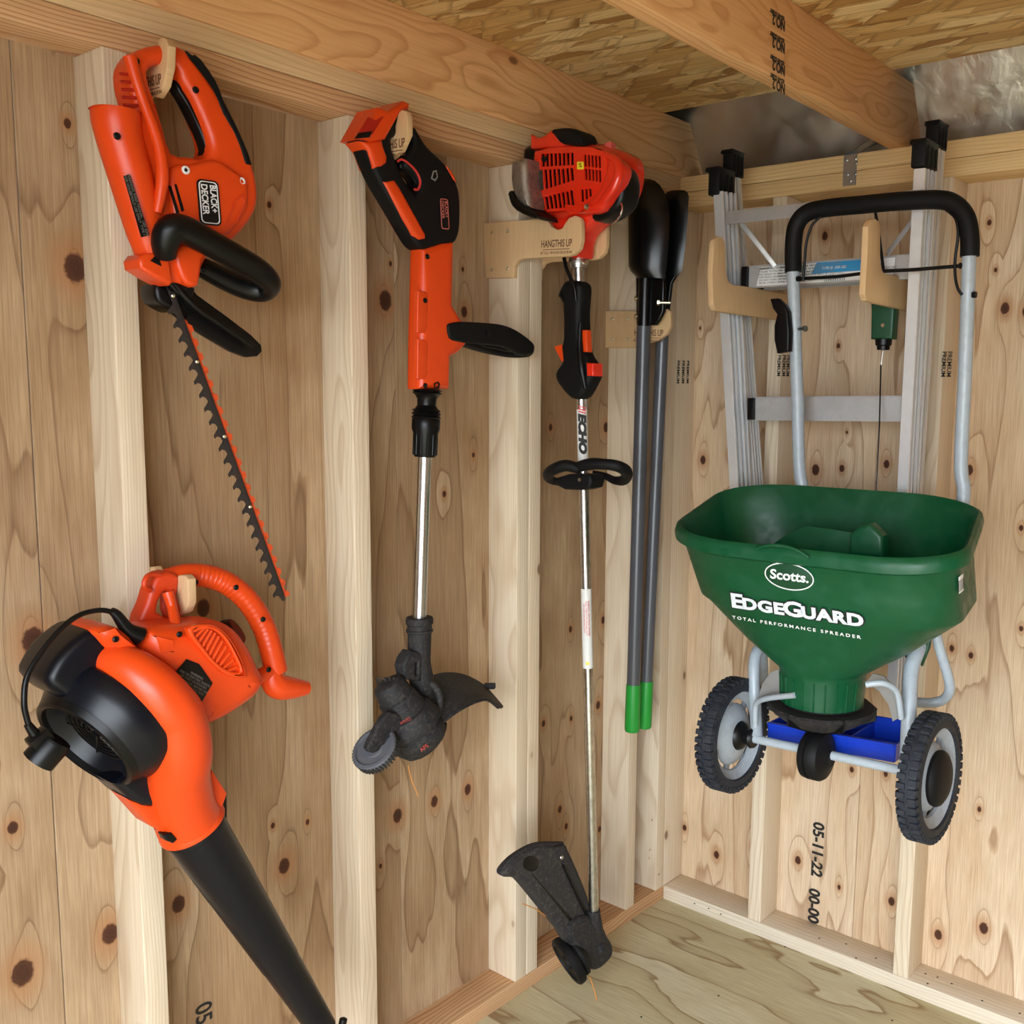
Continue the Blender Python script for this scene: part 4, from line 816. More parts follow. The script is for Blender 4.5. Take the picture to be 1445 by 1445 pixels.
lathe('gear_head', X(843, 1334, HXE+.012), ga, [(-.05, .020), (-.02, .024), (0, .024), (.006, .022), (.008, .018), (.016, .017), (.018, .012), (.022, .011), (.024, 0)], DUSTY, gt, 32)
tube('gear_neck', [on(1284), on(1300), X(842, 1325, HXE+.003)], [.015, .016, .019], DUSTY, gt, 24)
ea = (-DIRR*0.74 - DIRU*0.44 + DIRT*0.42).normalized()
lathe('cutter_spool', X(815, 1346, HXE+.006), ea, [(-.012, .03), (0, .050), (.008, .050), (.009, .044), (.014, .044), (.015, .056), (.020, .058), (.030, .058), (.034, .054), (.034, .046), (.030, .044), (.030, .018), (.034, .016), (.036, 0)], BLACK_M, gt, 48)
tube('cutting_line', [X(790, 1316, .20), X(776, 1298, .21), X(758, 1284, .215), X(737, 1275, .22)], .0011, LINE, gt, 6, 5)
tube('cutting_line', [X(832, 1378, .235), X(837, 1392, .24), X(840, 1403, .245), X(842, 1412, .25)], .0011, LINE, gt, 6, 5)

# ================================================================ post hole digger
DY1, DY2 = -.300, -.236
dg = empty('post_hole_digger', Y(892, 1030, DY1), 'post hole digger with black shovel blades and grey handles ending in green grips', 'post hole digger')
def blade(name, rows, y, bulge, mat):
    loops = []
    for py, xl, xr, b in rows:
        a, c = Y(xl, py, y), Y(xr, py, y); n = 17
        loops.append([a.lerp(c, j/(n-1)) + V(0, -bulge*b*math.sin(math.pi*j/(n-1))**0.8, 0) for j in range(n)])
    bm = bmesh.new(); vr = [[bm.verts.new(q) for q in Lp] for Lp in loops]
    for A, B in zip(vr, vr[1:]):
        for j in range(len(A)-1): bm.faces.new((A[j], A[j+1], B[j+1], B[j]))
    bmesh.ops.recalc_face_normals(bm, faces=bm.faces); bmesh.ops.solidify(bm, geom=bm.faces[:], thickness=0.003)
    return bmfin(name, bm, mat, dg, 50)
blade('shovel_blade', [(252.5,903,917,.15),(255,896,924,.35),(261,890,931,.6),(270,888,937,.8),(283,887,942,.95),(300,886.5,945,1),(340,886.5,944,1),(376,887,941,1),(383,890,940,.9),(389,896,939,.75),(393,899,939,.6)], DY1-.004, .034, GLOSSB)
blade('shovel_blade', [(268.5,948,966,.2),(271,941,970,.5),(277,936,972,.8),(300,934,971,1),(340,932,968,1),(372,930,964,1),(384,929,962,.9),(391,928,955,.7),(397,927,949,.5)], DY2, .012, GLOSSB)
slabY('blade_socket', [[(899,386),(938,386),(939,400),(938,440),(932,452),(927,459),(900,459)]], DY1+.004, 0.014, GLOSSB, dg, 0.004, 3)
tube('socket_ridge', [Y(911, 392, DY1-.004), Y(909, 460, DY1-.004)], .0165, GLOSSB, dg, 20)
slabY('blade_socket', [[(926,388),(956,388),(949,400),(946,425),(944,440),(926,452)]], DY2+.0, 0.012, GLOSSB, dg, 0.004, 3)
tube('pivot_bolt', [Y(930, 427, DY1-.010), Y(946, 427, DY1+.004)], .0035, ZINC, dg, 10); lathe('pivot_nut', Y(931, 427, DY1-.014), (-.8, -.5, 0), [(0, .007), (.006, .007), (.006, 0)], ZINC, dg, 6)
for py in (421, 446): lathe('socket_bolt', Y(900.5, py, DY1), (-1, -.3, 0), [(-.006, .004), (.004, .004), (.004, .006), (.008, .006), (.008, 0)], ZINC, dg, 8)
h1a, h1b = Y(908.5, 458, DY1), Y(892, 1031, DY1)
h2a, h2b = Y(936.5, 440, DY2), Y(909.5, 1026, DY2)
tube('handle', [h1a, h1b], .0170, HGREY, dg, 28); tube('handle', [h2a, h2b], .0155, HGREY, dg, 28)
def grip(a, b, frac, r_):
    d_ = (b-a).normalized(); L_ = (b-a).length*frac; lathe('grip', b, -d_, [(-.003, 0), (-.003, r_*0.7), (0, r_), (.006, r_*1.06), (L_-.004, r_), (L_, r_*.97), (L_, .01)], GRIPG, dg, 28)
grip(h1a, h1b, (1031-962)/(1031-458), .0185); grip(h2a, h2b, (1026-957)/(1026-440), .0172)

# ================================================================ stepladder (folded, feet up)
ld = empty('stepladder', (0.57, -.2, 0.86), 'folded aluminium stepladder hung upside down behind the green spreader', 'stepladder')
def rail(name, top, bot, wx, wy, side, mat=ALU):
    """channel: two flanges, a recessed web and centre ridges on the outer side"""
    t, b = Vector(top), Vector(bot); d_ = (b-t).normalized(); xx = V(1, 0, 0); yy = d_.cross(xx).normalized(); xx = yy.cross(d_).normalized(); m = (t+b)/2; hl = d_*((b-t).length/2)
    if yy.y < 0: yy = -yy
    bm = bmesh.new()
    add_obox(bm, m-yy*(wy/2-.0035), xx*wx/2, yy*.0035, hl, .0008); add_obox(bm, m+yy*(wy/2-.0035), xx*wx/2, yy*.0035, hl, .0008)
    b2 = bmesh.new(); add_obox(b2, m+xx*side*(wx/2-.007), xx*.0012, yy*(wy/2-.004), hl); bmfin('rail_web', b2, ALU_SHADE, ld, 25)  # web in the darker metal, so the recess shade is in its colour
    for q in (-.17, .17): add_obox(bm, m+xx*side*(wx/2-.003)+yy*wy*q, xx*.003, yy*.0028, hl, .0006)
    return bmfin(name, bm, mat, ld, 25)
LT, LBm = 1.868, 0.86
lt, lb_ = Y(1023, 272, -.285), Y(1055, 868, -.205)
rt_, rb_ = Y(1306, 240, -.285), Y(1266, 975, -.205)
lt = V(lt.x, lt.y, lt.z); 
rail('front_rail', lt, lb_, .024, .062, 1); rail('front_rail', rt_, rb_, .024, .062, 1)
lt2, lb2 = Y(1034, 250, -.20), Y(1075, 800, -.155); rt2, rb2 = Y(1322, 210, -.20), Y(1284, 800, -.155)
rail('rear_rail', lt2, lb2, .020, .042, 1); rail('rear_rail', rt2, rb2, .020, .042, 1)
def foot(px0, py0, px1, py1, y, t, w_):
    c0 = Y(px0, py0, y); c1 = Y(px1, py1, y); m = (c0+c1)/2
    bm = bmesh.new(); add_obox(bm, m, V(w_/2, 0, 0), V(0, t/2, 0), V(.0, 0, (c0-c1).length/2), .003, 2)
    add_obox(bm, c0+V(0, 0, -.004), V(w_/2+.0015, 0, 0), V(0, t/2+.002, 0), V(0, 0.003, .005), .002, 2)
    for q in (-.3, 0, .3): add_obox(bm, m+V(w_/2+.001, t*q, -.004), V(.0015, 0, 0), V(0, .002, 0), V(0, 0, (c0-c1).length*.35), 0)
    return bmfin('rubber_foot', bm, BLACK_M, ld)
foot(1016, 240, 1021, 278, -.285, .068, .030); foot(1034, 214, 1036, 250, -.20, .052, .028)
foot(1305, 201, 1305, 240, -.285, .068, .030); foot(1322, 174, 1321, 212, -.20, .052, .028)
def bar(name, a, b, h, t, mat, bev=.001):
    a, b = Vector(a), Vector(b); d_ = (b-a).normalized(); v_ = V(0, 0, 1); v_ = (v_-d_*v_.dot(d_)).normalized()
    return obox(name, (a+b)/2, (b-a)/2, v_*h/2, d_.cross(v_).normalized()*t/2, mat, ld, bev)
bar('cross_brace', Y(1024, 308, -.3175), Y(1304, 277, -.3175), .028, .003, ALUX); bar('cross_brace', Y(1030, 300, -.308), Y(1304, 270, -.308), .003, .016, ALUX)
bar('diagonal_brace', Y(1046, 315, -.295), Y(1094, 376, -.27), .011, .003, ALUX); bar('diagonal_brace', Y(1297, 300, -.295), Y(1252, 358, -.27), .011, .003, ALUX)
def step(pyl, pyr, pxl, pxr, y, h, dep):
    a, b = Y(pxl, pyl, y), Y(pxr, pyr, y); d_ = (b-a).normalized(); v_ = V(0, 0, 1); v_ = (v_-d_*v_.dot(d_)).normalized(); n_ = V(0, 1, 0)
    bm = bmesh.new(); m = (a+b)/2
    add_obox(bm, m, (b-a)/2, v_*h/2, n_*.0015); add_obox(bm, m+n_*dep, (b-a)/2, v_*h/2, n_*.0015); add_obox(bm, m+n_*dep/2+v_*h/2, (b-a)/2, v_*.0015, n_*dep/2)
    for i in range(6): add_obox(bm, m+n_*(dep*(i+.5)/6)+v_*(h/2+.002), (b-a)/2, v_*.001, n_*.002)
    add_obox(bm, m-v_*h/2+n_*.004, (b-a)/2, v_*.0015, n_*.005)
    o = bmfin('step', bm, ALUX, ld, 25)
    obox('step_end', a+d_*.004+n_*dep*.4, d_*.008, v_*h*.5, n_*dep*.55, BLACK, ld, .001); return a, b, v_, d_
a, b, v_, d_ = step(391.5, 375.5, 1051, 1293, -.262, .046, .07)
fA = frame(a.lerp(b, .08)+V(0, -.0018, 0), d_, v_)
wl_ = (b-a).length*.80
slabF('instruction_sticker', [[(0, -.021), (wl_, -.021), (wl_*1.01, .020), (0.01, .020)]], fA, .0006, WHITE, ld, .0001, 1)
fB = fA.copy(); fB.translation += V(0, -.0006, 0)
slabF('sticker_band', [[(wl_*.42, -.002), (wl_*.80, -.002), (wl_*.80, .0205), (wl_*.46, .0205)]], fB, .0006, BLUEP, ld, .0001, 1)
R3 = fB.to_3x3()
def st_text(s_, x, y, sz, mat=GREYTXT):
    f = fB.copy(); f.translation = fB.translation + R3 @ V(x, y, .0006); text('sticker_print', s_, f, sz, mat, ld, align='LEFT')
for j in range(3): st_text("DANGER - SET UP LADDER PROPERLY\nFAILURE TO FOLLOW ALL INSTRUCTIONS\nMAY RESULT IN SERIOUS INJURY\nKEEP BODY CENTERED BETWEEN RAILS\nDO NOT STAND ON TOP STEP\nMETAL CONDUCTS ELECTRICITY", wl_*(.02+.15*j), 0, .0062)
st_text("DANGER", wl_*.03, .016, .007, INK); st_text("CAUTION", wl_*.18, .016, .007, INK)
st_text("TYPE III  200 LBS", wl_*.50, .008, .008, WHITE); st_text("||||||||||||", wl_*.52, -.012, .016, INK); st_text("DANGER\nINSPECT BEFORE\nEACH USE", wl_*.84, 0, .008)
step(577, 577, 1060, 1276, -.245, .050, .07)
step(760, 770, 1065, 1270, -.23, .050, .07)
bm = bmesh.new()

# ================================================================ broadcast spreader
SY = -.340
sp_ = empty('broadcast_spreader', Y(1160, 1085, -.50), 'green hopper broadcast spreader with black wheels hanging by its handle crossbar', 'spreader')
tl = [Y(1119, 370, SY), Y(1124, 520, -.325), Y(1130, 700, -.315), Y(1110, 800, -.33), (Y(1090, 880, -.42))]
tube('frame_tube', [Y(1118.5, 372, SY), Y(1124, 520, -.325), Y(1128, 660, -.312), Y(1133, 700, -.31), Y(1120, 800, -.33)], .0135, PAINTG, sp_, 20, 4)
tube('frame_tube', [Y(1368, 352, SY), Y(1362, 520, -.325), Y(1356, 655, -.312), Y(1360, 700, -.31), Y(1345, 790, -.33)], .0135, PAINTG, sp_, 20, 4)
tube('handle_foam', [Y(1119.5, 384, SY), Y(1119.5, 345, SY), Y(1124, 318, SY), Y(1138, 301, SY), Y(1165, 294, SY), Y(1215, 289, SY), Y(1270, 284, SY), Y(1325, 282, SY), Y(1348, 289, SY), Y(1363, 307, SY), Y(1368.5, 335, SY), Y(1368.5, 362, SY)], .0180, BLACK_M, sp_, 24, 6)
tube('crossbar', [Y(1126, 393.5, SY-.002), Y(1180, 390.5, SY-.002), Y(1240, 383, SY-.002), Y(1290, 380.5, SY-.002), Y(1358, 375, SY-.002)], .0036, BLACK, sp_, 10)
for px, py in ((1127, 393.5), (1357, 375), (1375, 416)): lathe('crossbar_nut', Y(px, py, SY-.002), (1, 0, 0), [(-.004, 0), (-.004, .006), (.004, .006), (.004, 0)], BLACK, sp_, 10)
tube('control_cable', [Y(1158, 306, SY-.01), Y(1146, 318, SY-.012), Y(1138, 342, SY-.012), Y(1135, 375, SY-.01), Y(1133, 397, SY-.008)], .0029, BLACK, sp_, 10, 5)
tube('control_cable', [Y(1335, 296, SY-.01), Y(1348, 308, SY-.012), Y(1352, 330, SY-.012), Y(1348, 365, SY-.01), Y(1348, 390, SY-.01), Y(1352, 408, SY-.01), Y(1358, 416, SY-.008)], .0029, BLACK, sp_, 10, 5)
tube('control_rod', [Y(1235, 298, SY+.004), Y(1240, 330, SY+.030), Y(1247, 386, SY+.068), Y(1249, 436, SY+.098)], .0032, BLACK, sp_, 10, 4)
slabY('control_grip', [[(1232,420),(1265,420),(1266,440),(1263,479),(1232,479),(1233,440)]], SY+.098, .030, GREEN_D, sp_, .006, 4)
lathe('grip_end', Y(1247, 479, SY+.098), (0, 0, -1), [(0, 0), (0, .018), (.012, .017), (.014, .014), (.022, .013), (.022, 0)], BLACK, sp_, 20)
lathe('grip_screw', Y(1246, 459, SY+.082), (0, -1, 0), [(0, .0045), (.002, .004), (.002, 0)], ZINC, sp_, 10)
tube('control_rod', [Y(1243, 515, SY+.096), Y(1241, 600, SY+.05), Y(1236, 700, SY+.04)], .0016, BLACK, sp_, 8)
tube('control_rod', [Y(1246, 495, SY+.098), Y(1243, 520, SY+.096)], .0012, DULLST, sp_, 8)
slabY('deflector_lever', [[(1089,422),(1100,421),(1110,431),(1115,440),(1117,470),(1116,496),(1099,499),(1095,480),(1095,460),(1099,444),(1093,436)]], SY-.016, .020, BLACK, sp_, .005, 3, 0)
lathe('lever_bolt', Y(1133, 464, SY), (1, -.3, 0), [(-.012, .004), (.004, .004), (.004, .0065), (.009, .0065), (.009, 0)], DULLST, sp_, 8)
# hopper: rounded quads from the rim down to the neck
def rquad(c4, ratio=0.30, n=10):
    """rounded outline of the unit square laid into four corners FL FR BR BL"""
    FL, FR, BR, BL = c4; out = []
    for sx, sy, a0 in ((0, 0, 180), (1, 0, 270), (1, 1, 0), (0, 1, 90)):
        cx, cy = (ratio if sx == 0 else 1-ratio), (ratio if sy == 0 else 1-ratio)
        for i in range(n):
            a = math.radians(a0+90*i/(n-1)); s_, t_ = cx+ratio*math.cos(a), cy+ratio*math.sin(a)
            out.append((FL*(1-s_)+FR*s_)*(1-t_)+(BL*(1-s_)+BR*s_)*t_)
    return out
FLc, FRc, BRc, BLc = Y(926, 757, -.71), Y(1360, 804, -.70), Y(1395, 705, -.330), Y(1034, 680, -.330)
C0 = (FLc+FRc+BRc+BLc)/4
def lvl(f, dz): return [C0+(q-C0)*f+V(0, 0, dz) for q in (FLc, FRc, BRc, BLc)]
SH = [Y(962, 846, -.675), Y(1345, 898, -.665), Y(1390, 830, -.345), Y(1060, 790, -.345)]
SH2 = [q+V(0, 0, -.012)+(sum(SH, V(0, 0, 0))/4-q)*.05 for q in SH]
nc = Y(1161, 960, -.52); NR = .0835
def circle_like(c, r, z, n=40):
    ref = rquad([V(-1, -1, 0), V(1, -1, 0), V(1, 1, 0), V(-1, 1, 0)], .5); out = []
    for q in ref: a = math.atan2(q.y, q.x); out.append(V(c.x+r*math.cos(a), c.y+r*math.sin(a), z))
    return out
outer = [rquad(lvl(.955, -.004), .28), rquad(lvl(.975, .004), .28), rquad(lvl(1.0, .001), .28), rquad(lvl(1.012, -.010), .28), rquad(lvl(1.005, -.022), .28), rquad(lvl(.955, -.028), .28)]
body_top = rquad(lvl(.945, -.030), .28)
sh, sh2 = rquad(SH, .30), rquad(SH2, .32)
nk0 = circle_like(nc, NR+.004, nc.z+.028); nk = circle_like(nc, NR, nc.z+.016); nkb = circle_like(nc, NR*.96, nc.z-.042)
mid = [a_.lerp(b_, .5)+V(0, 0, -.006) for a_, b_ in zip(sh2, nk0)]
def lerpL(A, B, t): return [a_.lerp(b_, t) for a_, b_ in zip(A, B)]
inn_c = lambda Lp, k: [q+((sum(Lp, V(0, 0, 0))/len(Lp))-q).normalized()*k for q in Lp]
inner_sh = inn_c(sh, .006); inner_nk = [q+V(0, 0, .012) for q in inn_c(nk0, .006)]
loft('hopper', [inner_nk, [q+V(0, 0, .008) for q in inn_c(sh2, .008)], inner_sh, inn_c(body_top, .006)] + outer + [body_top, lerpL(body_top, sh, .5), sh, sh2, mid, nk0, nk, nkb], GREEN, sp_, (True, True), 50)
f_r = [lvl(.93, .003)]
# raised pour lip step on the rim and ribs on the neck
for i in range(11):
    a = math.radians(195+i*15); n_ = V(math.cos(a), math.sin(a), 0)
    tube('neck_rib', [V(nc.x, nc.y, nc.z+.014)+n_*(NR+.0005), V(nc.x, nc.y, nc.z-.040)+n_*(NR*.96+.0005)], .0018, GREEN, sp_, 6)
# front face print
P_tl, P_tr, P_bl = lvl(.945, -.030)[0], lvl(.945, -.030)[1], SH[0]
fu = (P_tr-P_tl).normalized(); fm_ = (SH[0]+SH[1])/2-(P_tl+P_tr)/2; fv = -(fm_-fu*fm_.dot(fu)).normalized(); fn = fu.cross(fv)
def onface(px, py):
    d_ = rt*((px-CX)/FPX)-up*((py-CY)/FPX)+fw; return CP+d_*((P_tl-CP).dot(fn)/d_.dot(fn))
def fframe(px, py, off=.0035, tilt=0): return frame(onface(px, py)+fn*off, fu*math.cos(tilt)+fv*math.sin(tilt), fv)
wtxt = (onface(1214, 880)-onface(1031, 860)).length
def fit_text(name, s_, px, py, width, size, mat, off=0., shear=0., ext=.0004, lift=.0035, space=1.0):
    cu = bpy.data.curves.new('m', 'FONT'); cu.body = s_; cu.size = size; cu.offset = off; cu.shear = shear; cu.space_character = space; ob = bpy.data.objects.new('m', cu); me = bpy.data.meshes.new_from_object(ob)
    w0 = max(v.co.x for v in me.vertices)-min(v.co.x for v in me.vertices); bpy.data.objects.remove(ob); bpy.data.curves.remove(cu); bpy.data.meshes.remove(me)
    return text(name, s_, fframe(px, py, lift), size, mat, sp_, off=off, shear=shear, sx=width/w0, ext=ext, space=space)
ctr = onface(1125, 869)
def big_name(name, mat, off, lift, ext):
    parts = []; x = 0.0
    for s_, sz in (("E", .040), ("DGE", .031), ("G", .040), ("UARD", .031)):
        cu = bpy.data.curves.new('m', 'FONT'); cu.body = s_; cu.size = sz; cu.offset = off; cu.extrude = ext; cu.space_character = 1.06; cu.resolution_u = 3
        ob = bpy.data.objects.new('m', cu); me = bpy.data.meshes.new_from_object(ob); bpy.data.objects.remove(ob); bpy.data.curves.remove(cu)
        cu2 = [v.co.x for v in me.vertices]; me.transform(Matrix.Translation((x-min(cu2)-off, 0, 0))); x += max(cu2)-min(cu2)-2*off+.0016; parts.append(me)
    bm = bmesh.new()
    for m_ in parts: bm.from_mesh(m_); bpy.data.meshes.remove(m_)
    bmesh.ops.transform(bm, matrix=Matrix.Diagonal((wtxt/x, 1, 1, 1)) @ Matrix.Translation((-x/2, -.0125, 0)), verts=bm.verts)
    bmesh.ops.transform(bm, matrix=fframe(1123, 860, lift), verts=bm.verts)
    return bmfin(name, bm, mat, sp_, 0)
big_name('hopper_name_outline', INK, .0034, .0018, .0002)
big_name('hopper_name', SILVER_P, .0014, .0027, .0003)
fit_text('hopper_subtitle', "TOTAL PERFORMANCE SPREADER", 1121, 884, (onface(1212, 886)-onface(1031, 860)).length, .0088, WHITE, off=.0001, lift=.0022, space=1.5)
we = (onface(1148, 812)-onface(1079, 807)).length
fo = fframe(1114, 813, .0022)
ell = lambda a_, b_, n=40: [(a_*math.cos(2*math.pi*i/n), b_*math.sin(2*math.pi*i/n)) for i in range(n)]
slabF('hopper_badge', [ell(we/2, we*.27), ell(we/2-.0022, we*.27-.0022)], fo, .0008, WHITE, sp_, .0002, 1)
slabF('hopper_badge_field', [ell(we/2-.002, we*.27-.002)], frame(fo.translation-fn*.0006, fu, fv), .0006, GREEN_D, sp_, .0001, 1)
fit_text('hopper_maker', "Scotts.", 1114, 812.5, we*.78, .026, WHITE, off=.0006, lift=.0026, shear=.12)
# barcode label on the right side
bs = Y(1359, 787, -.56)
sn = (P_tr-SH[1]).cross(lvl(.945, -.03)[2]-P_tr).normalized()
if sn.x < 0: sn = -sn
su = (lvl(.945, -.03)[2]-P_tr).normalized(); sv = sn.cross(su)
ci_ = 18; cR = body_top[ci_].lerp(sh[ci_], .30); su = (body_top[ci_+1]-body_top[ci_-1]).normalized(); sv = (body_top[ci_]-sh[ci_]).normalized(); sn = su.cross(sv).normalized(); cR += sn*.002; sv = sn.cross(su)
fb = frame(cR+sn*.0012, su, sv); slabF('barcode_label', [rr(0, 0, .018, .030, .001)], fb, .0008, WHITE, sp_, .0002, 1)
fb2 = fb.copy(); fb2.translation += sn*.0005
text('barcode', "||||||||", fb2, .022, INK, sp_, sx=.55)
# inside: funnel floor plate, flow regulator
slabY('inner_baffle', [[(1090,768),(1115,752),(1138,742),(1170,746),(1206,752),(1206,790),(1090,790)]], -.50, .004, GREEN, sp_, .001, 2)
slabY('agitator_post', [[(1202,785),(1204,752),(1216,742),(1232,738),(1240,745),(1250,756),(1250,785)]], -.52, .035, GREEN, sp_, .008, 3)
tube('rim_step', [P_q for P_q in [onface(1072, 771)+fn*.012, onface(1092, 766)+fn*.012, onface(1122, 770)+fn*.012, onface(1146, 783)+fn*.012]], .003, GREEN, sp_, 10, 4)
# chassis
axL, axR = Y(1062, 1040, -.55), Y(1270, 1083, -.55)
wL, wR = Y(1035, 1036, -.55), Y(1313, 1096, -.55)
adir = (wR-wL).normalized(); adir = V(adir.x, adir.y, adir.z).normalized()
tube('axle', [wL, wR], .0088, PAINTG, sp_, 20)
RIMG = plastic('light_grey_rim', srgb(158, 166, 174), 0.45, grime=0.3, gs=50)
def wheel(c, s_):
    R_, T_ = .1145, .019
    o = lathe('wheel', c, adir, [(-T_, R_*.80), (-T_, R_*.90), (-T_*.8, R_*.975), (-T_*.45, R_), (T_*.45, R_), (T_*.8, R_*.975), (T_, R_*.90), (T_, R_*.80), (T_*.7, R_*.78), (-T_*.7, R_*.78), (-T_, R_*.80)], TYRE, sp_, 72)
    u_ = adir.cross(V(0, 0, 1)).normalized(); v2 = adir.cross(u_)
    bm = bmesh.new()
    for i in range(44):
        for row in (-1, 1):
            a = 2*math.pi*(i+(.5 if row > 0 else 0))/44; n_ = u_*math.cos(a)+v2*math.sin(a)
            add_obox(bm, c+n_*(R_+.0004)+adir*row*T_*.55, n_*.0026, n_.cross(adir)*.0052, adir*T_*.42, .0009)
            add_obox(bm, c+n_*(R_*.955)+adir*row*T_*.97, n_*.0040, n_.cross(adir)*.0050, adir*.0012, 0)
    t = bmfin('tread', bm, TYRE, o, 30)
    lathe('wheel_rim', c, adir, [(T_*.85, R_*.80), (T_*.6, R_*.76), (T_*.2, R_*.64), (-T_*.1, R_*.63), (-T_*.2, R_*.64), (-T_*.6, R_*.76), (-T_*.85, R_*.80)], RIMG, o, 56)
    bm = bmesh.new()
    for i in range(7):
        a = 2*math.pi*i/7+.35; n_ = u_*math.cos(a)+v2*math.sin(a); add_obox(bm, c+n_*(R_*.55)-adir*s_*.004, n_*R_*.22, n_.cross(adir)*.007, adir*.004, .001)
    bmfin('wheel_spokes', bm, GREYW, o)
    lathe('wheel_dish', c-adir*s_*.002, adir*s_, [(-.002, 0), (-.002, R_*.56), (.004, R_*.53), (.012, R_*.40), (.018, R_*.22), (.020, 0)] , RIMG, o, 40)
    return o
w1 = wheel(wL, 1); w2 = wheel(wR, 1)
lathe('wheel_hub', wL+adir*.016, adir, [(0, .030), (.008, .026), (.014, .016), (.024, .016), (.028, .021), (.034, .019), (.034, .009)], BLACK, w1, 28)
lathe('hub_cap', wR+adir*.010, adir, [(0, .050), (.006, .051), (.012, .048), (.018, .038), (.021, .020), (.022, 0)], BLACK_M, w2, 36)
gb = Y(1161, 1066, -.55); gb = axL.lerp(axR, .47)+V(0, 0, -.010)
lathe('gearbox', gb, adir, [(-.026, 0), (-.026, .040), (-.022, .046), (-.010, .048), (-.009, .044), (-.004, .044), (-.003, .048), (.010, .048), (.016, .044), (.020, .030), (.030, .016), (.030, 0)], BLACK_M, sp_, 40)
# impeller under the neck
ic = V(nc.x, nc.y, nc.z-.052)
lathe('impeller', ic, (0, 0, -1), [(-.004, 0), (-.004, .104), (0, .108), (.005, .105), (.030, .070), (.044, .036), (.048, .02), (.048, 0)], DUSTY, sp_, 12)
for i in range(6):
    a = math.radians(20+60*i); n_ = V(math.cos(a), math.sin(a), 0)
    obox('impeller_fin', ic+n_*.066+V(0, 0, -.022), n_*.040+V(0, 0, .016), n_.cross(V(0, 0, 1))*.0018, V(0, 0, .012), BLACK_M, sp_, .0008, 1)
lathe('impeller_seat', V(nc.x, nc.y, nc.z-.040), (0, 0, -1), [(0, NR*.95), (.004, NR*.98), (.010, NR*.8), (.012, 0)], BLACK_M, sp_, 40)
# straps and shields
def strap(pts, w_=.012, t=.0022, mat=PAINTG, name='strap'):
    P_ = smooth2(pts, 5, False); return tube(name, P_, w_/2, mat, sp_, 10, flat=1.0)
strap([Y(1066, 1030, -.545), Y(1066, 1000, -.55), Y(1070, 990, -.56), Y(1085, 985, -.58), Y(1122, 981, -.60)]); strap([Y(1222, 966, -.60), Y(1245, 964, -.59), Y(1262, 972, -.57), Y(1268, 985, -.56), Y(1272, 1014, -.55)])
slabY('chassis_plate', [[(1068,992),(1076,965),(1088,948),(1100,944),(1106,958),(1116,980),(1080,986)]], -.555, .004, plastic('grey_shield', srgb(128, 126, 122), 0.6, grime=.4), sp_, .001, 2, 0)
slabY('chassis_plate', [[(1222,964),(1232,950),(1248,954),(1262,970),(1268,985),(1270,1012),(1260,1018),(1254,994),(1240,974)]], -.54, .004, plastic('grey_shield_right', srgb(128, 126, 122), 0.6, grime=.4), sp_, .001, 2, 0)
tube('leg_tube', [Y(1096, 905, -.40), Y(1072, 915, -.47), Y(1064, 940, -.50), Y(1066, 1000, -.52), Y(1068, 1040, -.55)], .0122, PAINTG, sp_, 20, 5)
tube('leg_tube', [Y(1310, 880, -.40), Y(1296, 915, -.46), Y(1286, 945, -.49), Y(1283, 1000, -.52), Y(1280, 1085, -.55)], .0142, PAINTG, sp_, 20, 5)
tube('kick_stand', [Y(1318, 880, -.44), Y(1326, 915, -.43), Y(1338, 955, -.41), Y(1340, 975, -.40), Y(1330, 988, -.39), Y(1310, 992, -.40), Y(1286, 990, -.42)], .0098, PAINTG, sp_, 16, 6)
tube('kick_stand', [Y(1076, 890, -.38), Y(1078, 940, -.36), Y(1082, 985, -.35), Y(1120, 996, -.35)], .0095, PAINTG, sp_, 16, 4)
slabY('hopper_bracket', [[(1290,908),(1316,892),(1312,915),(1302,940),(1294,930)]], -.45, .012, GREEN_D, sp_, .003, 3)
lathe('bracket_bolt', Y(1278, 923, -.47), (1, -.4, 0), [(-.006, .005), (.006, .005), (.006, .008), (.010, .008), (.010, 0)], BLACK, sp_, 10)
# blue tray behind the axle
t0, t1 = Y(1084, 1042, -.50), Y(1262, 1075, -.50); td = (t1-t0).normalized(); tn = V(-td.y, td.x, 0).normalized()
if tn.y < 0: tn = -tn
bm = bmesh.new(); Lq = (t1-t0).length; hh_ = .034; dp = .115
add_obox(bm, t0+td*Lq/2+V(0, 0, hh_/2), td*Lq/2, V(0, 0, hh_/2), tn*.002, .0006); add_obox(bm, t0+td*Lq/2+tn*dp+V(0, 0, hh_*.7), td*Lq/2, V(0, 0, hh_*.7), tn*.002, .0006)
add_obox(bm, t0+td*Lq/2+tn*dp/2, td*Lq/2, V(0, 0, .002), tn*dp/2)
for q in (0, .33, .66, 1): add_obox(bm, t0+td*Lq*q+tn*dp/2+V(0, 0, hh_/2), td*.002, V(0, 0, hh_/2), tn*dp/2, .0005)
add_obox(bm, t0+td*Lq/2+tn*-.004+V(0, 0, hh_), td*Lq/2, V(0, 0, .0025), tn*.005, .001)
bmfin('control_tray', bm, BLUE, sp_)

